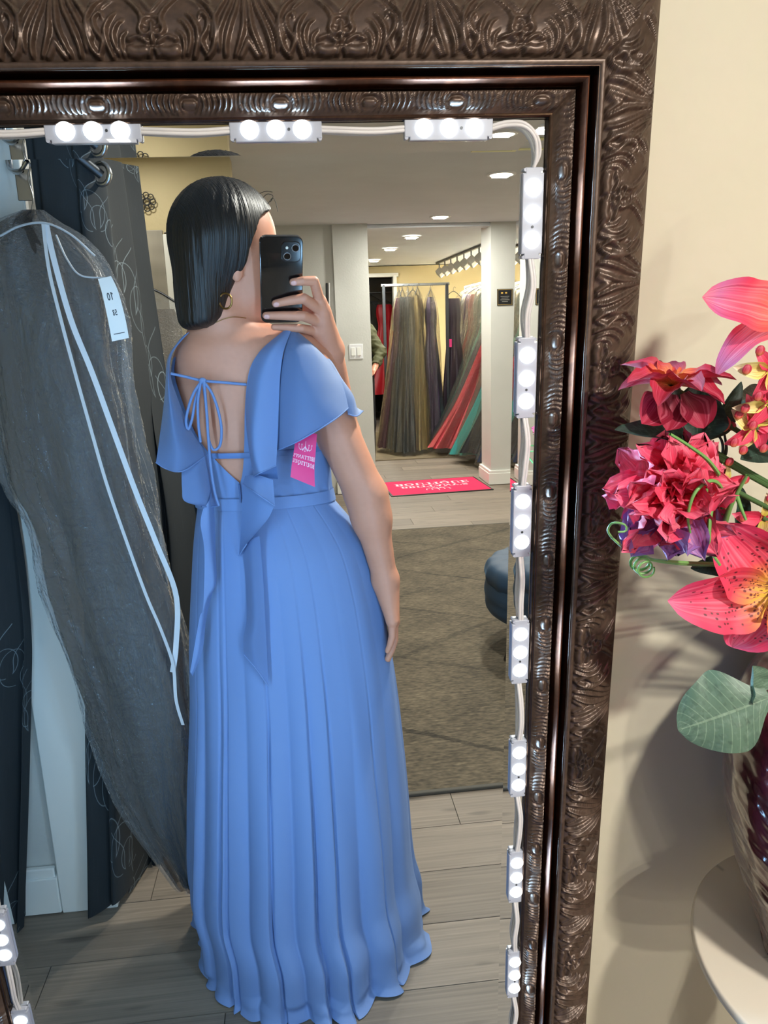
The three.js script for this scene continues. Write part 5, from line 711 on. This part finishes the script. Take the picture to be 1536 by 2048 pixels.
{ // flutter sleeves and the ruffles that run down the open back
  const wav = (a, f) => (p, u, v) => [p[0], p[1], p[2] + a * Math.sin(u * f + v * 2) * v];
  const cloth = (name, rows, m = M_sheer, w = null, nu = 26, nv = 34) => { const o = wpart(name, patch(rows, nu, nv, w, 1, 1), m, woman); const hem = rows[rows.length - 1]; return [o, hem]; };
  const hemLine = (P, parent) => wpart('rolled_hem', tube(P, 0.0014, 40, 6), M_dress, parent);
  const [sr, h1] = cloth('flutter_sleeve', [
    [[-0.0185, 1.4, 0.07], [-0.0054, 1.3986, 0.066], [0.0074, 1.3927, 0.07], [0.0184, 1.3838, 0.085]], [[-0.0242, 1.3596, 0.03], [0.0038, 1.3652, 0.02], [0.0333, 1.3619, 0.035], [0.0529, 1.3488, 0.08]], [[-0.0334, 1.3105, 0.015], [0.0026, 1.315, -0.008], [0.0439, 1.3125, 0.008], [0.0758, 1.3124, 0.07]],
    [[-0.041, 1.2471, 0.008], [-0.0007, 1.2594, -0.022], [0.0459, 1.2725, -0.008], [0.0866, 1.28, 0.05]], [[-0.0488, 1.1813, 0.006], [-0.0359, 1.1894, -0.015], [-0.0068, 1.2022, -0.03], [0.0249, 1.2139, -0.026], [0.0616, 1.2361, -0.01], [0.0908, 1.2522, 0.03]].filter((_, i) => i !== 1 && i !== 3)]);
  hemLine(h1, sr);
  const [sr2, h2] = cloth('sleeve_fold', [[[0.0184, 1.3838, 0.085], [0.0195, 1.3837, 0.09], [0.0205, 1.3827, 0.1]], [[0.0529, 1.3488, 0.08], [0.0592, 1.3472, 0.095], [0.0637, 1.3375, 0.12]], [[0.0758, 1.3124, 0.07], [0.084, 1.3045, 0.085], [0.0871, 1.2938, 0.13]], [[0.0845, 1.2753, 0.05], [0.1053, 1.2686, 0.075], [0.1025, 1.2531, 0.13]], [[0.0903, 1.2393, 0.045], [0.1059, 1.2342, 0.05], [0.1222, 1.2401, 0.08]]]); hemLine(h2, sr2);
  const [cr, h3] = cloth('back_ruffle', [[[-0.0222, 1.3992, 0.06], [-0.0166, 1.399, 0.058], [-0.0092, 1.3978, 0.06]], [[-0.0681, 1.3637, 0.034], [-0.0415, 1.3712, 0.02], [-0.0238, 1.3642, 0.025]], [[-0.0888, 1.3256, 0.028], [-0.0638, 1.3286, 0.004], [-0.0325, 1.3243, 0.012]], [[-0.1008, 1.2754, 0.03], [-0.0768, 1.2775, -0.006], [-0.0382, 1.275, 0.004]], [[-0.1036, 1.2282, 0.035], [-0.0872, 1.2243, -0.016], [-0.0433, 1.2208, -0.004]], [[-0.1011, 1.1812, 0.03], [-0.0875, 1.1773, -0.022], [-0.0474, 1.1843, -0.008]], [[-0.0952, 1.1331, 0.012], [-0.0804, 1.146, -0.026], [-0.0509, 1.156, -0.012]]], M_dress); hemLine(h3, cr);
  cloth('ruffle_underside', [[[-0.0941, 1.135, 0.012], [-0.0721, 1.1451, -0.008], [-0.0502, 1.1538, -0.01]], [[-0.0968, 1.1304, 0.022], [-0.0748, 1.1258, 0.03], [-0.0501, 1.1236, 0.024]]], M_lining);
  const [d1, h4] = cloth('back_ruffle', [[[-0.1123, 1.1317, 0.03], [-0.0871, 1.1369, 0.005], [-0.0587, 1.1267, 0]], [[-0.1175, 1.118, 0.022], [-0.0908, 1.1073, -0.018], [-0.0576, 1.0801, -0.016]]], M_dress); hemLine(h4, d1);
  const [d2, h5] = cloth('back_ruffle', [[[-0.1184, 1.1125, 0.03], [-0.0894, 1.1011, 0.002], [-0.0587, 1.0803, -0.008]], [[-0.1238, 1.0629, 0.042], [-0.0956, 1.0603, 0.012], [-0.0718, 1.0549, -0.004]], [[-0.1303, 1.0135, 0.04], [-0.1121, 1.0187, 0.016], [-0.0934, 1.0297, 0]], [[-0.1353, 0.975, 0.03], [-0.1262, 0.9908, 0.012], [-0.1163, 1.0048, 0.006]]], M_dress); hemLine(h5, d2);
  const [d3, h6] = cloth('back_ruffle', [[[-0.1277, 0.9735, 0.03], [-0.1113, 1.0056, 0.02], [-0.092, 1.0166, 0.012]], [[-0.1257, 0.9274, 0.02], [-0.1098, 0.9322, 0.002], [-0.0902, 0.939, 0.002]], [[-0.1283, 0.8542, 0.008], [-0.1115, 0.8575, -0.012], [-0.0909, 0.8655, -0.01]], [[-0.1364, 0.8161, 0], [-0.1176, 0.8085, -0.018], [-0.0921, 0.8027, -0.014]], [[-0.1378, 0.781, -0.004], [-0.117, 0.76, -0.02], [-0.0937, 0.7176, -0.02]]], M_sheer); hemLine(h6, d3);
  const [e1, h7] = cloth('flutter_sleeve', [[[-0.197, 1.403, 0.075], [-0.2089, 1.3962, 0.07], [-0.221, 1.3873, 0.085]], [[-0.2279, 1.3663, 0.05], [-0.2332, 1.3647, 0.048], [-0.2452, 1.3546, 0.09]], [[-0.2339, 1.3281, 0.036], [-0.238, 1.3252, 0.026], [-0.2519, 1.3077, 0.08]], [[-0.2266, 1.2894, 0.036], [-0.2368, 1.2829, 0.01], [-0.2545, 1.269, 0.05]], [[-0.2097, 1.2306, 0.04], [-0.231, 1.2277, -0.004], [-0.2611, 1.2264, 0.032]], [[-0.1904, 1.1912, 0.044], [-0.2245, 1.189, -0.012], [-0.2662, 1.1933, 0.016]], [[-0.1792, 1.1746, 0.048], [-0.2244, 1.1545, -0.016], [-0.2527, 1.1595, -0.004], [-0.2708, 1.1696, 0.008]]]); hemLine(h7, e1);
  const [e2, h8] = cloth('back_ruffle', [[[-0.1789, 1.1749, 0.046], [-0.1974, 1.1638, 0.02], [-0.2249, 1.1536, 0]], [[-0.1751, 1.1392, 0.044], [-0.196, 1.1307, 0.008], [-0.2265, 1.1195, -0.004]], [[-0.1728, 1.0997, 0.045], [-0.19, 1.0954, 0.01], [-0.2241, 1.0966, -0.004]], [[-0.1682, 1.0737, 0.045], [-0.1815, 1.0772, 0.02], [-0.1945, 1.0835, 0]]]); hemLine(h8, e2);
  const [e3, h9] = cloth('back_ruffle', [[[-0.1758, 1.1198, 0.044], [-0.1816, 1.0919, 0.015], [-0.1935, 1.0763, 0.01]], [[-0.1781, 1.0353, 0.045], [-0.1841, 1.0361, 0.012], [-0.1998, 1.0489, 0.004]], [[-0.1809, 0.9857, 0.042], [-0.1832, 0.987, 0.01], [-0.1965, 1.0066, 0]], [[-0.1826, 0.926, 0.03], [-0.1846, 0.9286, 0.004], [-0.1996, 0.9591, 0]], [[-0.1927, 0.9019, 0.024], [-0.1989, 0.9005, 0], [-0.2078, 0.8847, -0.008]], [[-0.2073, 0.8526, 0.014], [-0.2106, 0.8578, -0.004], [-0.2158, 0.8666, -0.01]], [[-0.2179, 0.7946, 0.004], [-0.2266, 0.7912, -0.006], [-0.2383, 0.7775, -0.006]], [[-0.2412, 0.7431, 0], [-0.242, 0.7493, -0.004], [-0.2445, 0.7538, -0.004]]], M_dress);
  const cord = (P, r = 0.0026) => tube(P, r, 60, 8), tie = wpart('back_tie', cord([[-0.2323, 1.3291, 0.032], [-0.2073, 1.3228, 0.03], [-0.1768, 1.3146, 0.026], [-0.1357, 1.3092, 0.028], [-0.0972, 1.3036, 0.034]]), M_dress, woman, 'thin blue cord tied in a bow');
  wpart('bow_loop', cord([[-0.1766, 1.3147, 0.024], [-0.1921, 1.294, 0.018], [-0.2044, 1.2671, 0.018], [-0.212, 1.2393, 0.022], [-0.2098, 1.226, 0.024], [-0.202, 1.2414, 0.024], [-0.1914, 1.2797, 0.024], [-0.1774, 1.3131, 0.022]]), M_dress, tie); wpart('bow_loop', cord([[-0.1746, 1.3148, 0.022], [-0.1604, 1.2928, 0.016], [-0.1513, 1.2604, 0.016], [-0.1484, 1.2208, 0.02], [-0.1558, 1.1905, 0.024], [-0.1655, 1.1853, 0.024], [-0.1726, 1.1998, 0.024], [-0.1727, 1.2515, 0.022], [-0.1737, 1.3112, 0.02]]), M_dress, tie);
  wpart('bow_tail', cord([[-0.1782, 1.314, 0.022], [-0.1861, 1.28, 0.018], [-0.1897, 1.2337, 0.022], [-0.1898, 1.2007, 0.03]]), M_dress, tie); wpart('bow_tail', cord([[-0.1726, 1.3139, 0.02], [-0.1719, 1.2615, 0.014], [-0.1734, 1.2054, 0.018], [-0.1736, 1.1527, 0.022], [-0.1693, 1.0999, 0.02], [-0.1647, 1.0787, 0.022]]), M_dress, tie); wpart('bow_knot', new THREE.SphereGeometry(0.006, 16, 12).scale(1.2, 0.9, 0.8).translate(...[-0.1755, 1.3148, 0.022]), M_dress, tie);
  const tagPrint = drawn(256, 512, (c, w, h) => { c.fillStyle = '#e8327e'; c.fillRect(0, 0, w, h); c.fillStyle = '#f0d6e2'; c.strokeStyle = '#f0d6e2'; emblem(c, w / 2, 130, 44, '#f0d6e2'); c.textAlign = 'center'; c.font = 'bold 60px serif'; c.fillText("BRITTANY'S", w / 2, 250, 244); c.font = 'bold 66px serif'; c.fillText('BOUTIQUE', w / 2, 326, 244); });
  const tg = patch([[[-0.0256, 1.1329, -0.012], [0.019, 1.1098, -0.004]], [[-0.0212, 1.1598, -0.01], [0.0197, 1.1402, -0.002]], [[-0.0162, 1.1815, 0], [0.0234, 1.1711, 0.006]], [[-0.0096, 1.2153, 0.012], [0.0285, 1.2071, 0.018]]], 8, 12); { const uv = tg.attributes.uv; for (let i = 0; i < uv.count; i++) uv.setX(i, 1 - uv.getX(i)); }
  wpart('price_tag', tg, std('#ffffff', 0.4, { map: tagPrint }), woman, 'hot pink shop tag with pale lettering');
}
{ // the telephone: local z points back from the mirror, the lens sits at its origin
  const t = thing('mobile_phone', 'phone in a glossy black tortoiseshell case in the raised hand', 'phone', [0, 1.53, 0]); t.quaternion.copy(camera.quaternion);
  const tort = texture(128, 256, (x, y) => { const n = tiled(4, 7, x, y, 128, 256, 37) + 0.4 * tiled(12, 18, x, y, 128, 256, 39), v = clamp(n * 1.6 - 0.25) * 60; return [14 + v, 12 + v * 0.45, 13 + v * 0.3]; });
  const box = (x0, x1, y0, y1, z0, z1, r) => { const s = new THREE.Shape(), w = x1 - x0, h = y1 - y0; s.moveTo(x0 + r, y0); s.lineTo(x1 - r, y0); s.absarc(x1 - r, y0 + r, r, -Math.PI / 2, 0); s.lineTo(x1, y1 - r); s.absarc(x1 - r, y1 - r, r, 0, Math.PI / 2); s.lineTo(x0 + r, y1); s.absarc(x0 + r, y1 - r, r, Math.PI / 2, Math.PI); s.lineTo(x0, y0 + r); s.absarc(x0 + r, y0 + r, r, Math.PI, Math.PI * 1.5); return new THREE.ExtrudeGeometry(s, { depth: z1 - z0 - 0.003, bevelEnabled: true, bevelThickness: 0.0015, bevelSize: 0.0015, bevelSegments: 3, curveSegments: 10 }).translate(0, 0, z0 + 0.0015); };
  part('phone_case', box(-0.0535, 0.0205, -0.1315, 0.0255, 0.0115, 0.0225, 0.011), phy('#ffffff', 0.08, { map: rep(tort, 8, 8), clearcoat: 1, clearcoatRoughness: 0.03 }), t);
  part('screen', box(-0.049, 0.016, -0.127, 0.021, 0.0222, 0.0245, 0.008), phy('#08090b', 0.05, { clearcoat: 1 }), t);
  const bump = part('camera_bump', box(-0.0155, 0.0165, -0.0165, 0.017, 0.0092, 0.0125, 0.008), phy('#101114', 0.1, { clearcoat: 1 }), t);
  for (const [x, y] of [[0.0078, 0.0078], [-0.0068, -0.0068]]) { const l = part('lens_ring', lathe([[0.0056, 0], [0.0068, 0], [0.0068, 0.0026], [0.0056, 0.0026], [0.0056, 0]], 36).rotateX(-Math.PI / 2).translate(x, y, 0.0095), M.steel, bump); part('lens_glass', new THREE.CylinderGeometry(0.0055, 0.0055, 0.001, 30).rotateX(Math.PI / 2).translate(x, y, 0.0085), phy('#05060a', 0.02, { clearcoat: 1 }), bump); }
  part('flash', new THREE.CylinderGeometry(0.0024, 0.0024, 0.001, 20).rotateX(Math.PI / 2).translate(-0.007, 0.008, 0.009), std('#d8d2c0', 0.3), bump);
}
{ // somebody in an olive jacket, mostly hidden by the switch wall
  const P = thing('person', 'person in an olive jacket and dark trousers half hidden behind the switch wall', 'person', [0.56, 0, 6.2]), at = (x, y, z) => [0.56 + x, y, 6.2 + z];
  const sh = at(0.12, 1.36, -0.02), el = at(0.235, 1.17, -0.1), wr = at(0.16, 1.03, -0.26), sh2 = at(-0.16, 1.36, 0.02), el2 = at(-0.22, 1.1, 0.05), wr2 = at(-0.18, 0.88, -0.02);
  const torso = (x, y, z) => smin(capsule(x, y, z, at(0, 1.3, 0), at(0, 0.95, 0), 0.15, 0.14), capsule(x, y, z, sh2, sh, 0.07, 0.07), 0.05), arms = (x, y, z, k) => Math.min(smin(capsule(x, y, z, sh, el, 0.066 * k, 0.056 * k), capsule(x, y, z, el, wr, 0.054 * k, 0.04 * k), 0.03), smin(capsule(x, y, z, sh2, el2, 0.066 * k, 0.056 * k), capsule(x, y, z, el2, wr2, 0.054 * k, 0.04 * k), 0.03));
  const skin = (x, y, z) => { let d = smin(ell(x - P.position.x, y - 1.6, z - 6.2, [0, 0, 0], [0.075, 0.115, 0.095]), capsule(x, y, z, at(0, 1.5, 0.01), at(0, 1.38, 0.01), 0.05, 0.06), 0.03); d = smin(d, capsule(x, y, z, at(0, 1.3, 0), at(0, 0.95, 0), 0.12, 0.12), 0.04); d = smin(d, arms(x, y, z, 0.7), 0.03); for (const s of [-1, 1]) { d = smin(d, capsule(x, y, z, at(s * 0.09, 0.9, 0), at(s * 0.1, 0.48, 0), 0.07, 0.05), 0.04); d = smin(d, capsule(x, y, z, at(s * 0.1, 0.48, 0), at(s * 0.1, 0.07, 0.02), 0.05, 0.035), 0.03); d = smin(d, capsule(x, y, z, at(s * 0.1, 0.05, 0.02), at(s * 0.11, 0.035, -0.16), 0.035, 0.03), 0.02); } const h0 = [[0.01, 0.02], [0, 0.006], [-0.008, -0.008], [-0.012, -0.02]]; for (const [w, q] of [[wr, [-0.02, -0.03, -0.06]], [wr2, [0, -0.08, -0.03]]]) { d = smin(d, capsule(x, y, z, w, [w[0] + q[0], w[1] + q[1], w[2] + q[2]], 0.026, 0.022), 0.015); for (const [dy, dx] of h0) d = smin(d, capsule(x, y, z, [w[0] + q[0] + dx, w[1] + q[1] + dy, w[2] + q[2]], [w[0] + q[0] * 2.1 + dx, w[1] + q[1] * 2 + dy, w[2] + q[2] * 2.2], 0.0095, 0.0075), 0.004); } return d; };
  wpart('body', surfaceNets(skin, at(-0.36, -0.01, -0.44), at(0.36, 1.74, 0.24), 0.011), M_skin, P);
  const fold = (x, y, z) => 0.012 * nz(x * 14, y * 26, z * 14) + 0.006 * nz(x * 30, y * 50, z * 30);
  wpart('jacket', surfaceNets((x, y, z) => Math.max(smin(torso(x, y, z) - 0.012, arms(x, y, z, 1.05), 0.03), 0.86 - y, capsule(x, y, z, wr, at(0.12, 0.98, -0.34), 0, 0) * -1 + 0.05) + fold(x, y, z), at(-0.36, 0.8, -0.4), at(0.36, 1.5, 0.24), 0.011), std('#4a4a2c', 0.8), P, 'olive green padded jacket');
  wpart('trousers', surfaceNets((x, y, z) => { let d = 9; for (const s of [-1, 1]) { d = smin(d, capsule(x, y, z, at(s * 0.08, 0.95, 0), at(s * 0.1, 0.48, 0), 0.1, 0.075), 0.04); d = smin(d, capsule(x, y, z, at(s * 0.1, 0.48, 0), at(s * 0.1, 0.08, 0.02), 0.075, 0.062), 0.03); } return Math.max(d, 0.06 - y, y - 0.98); }, at(-0.28, 0.03, -0.24), at(0.28, 1.06, 0.24), 0.012), std('#17181b', 0.7), P);
  wpart('hair', surfaceNets((x, y, z) => Math.max(ell(x - P.position.x, y - 1.615, z - 6.21, [0, 0, 0], [0.086, 0.12, 0.105]), Math.min(6.13 - z, 1.66 - y)), at(-0.12, 1.45, -0.14), at(0.12, 1.76, 0.15), 0.008), std('#2a1c14', 0.5), P);
}

renderer.render(scene, camera);
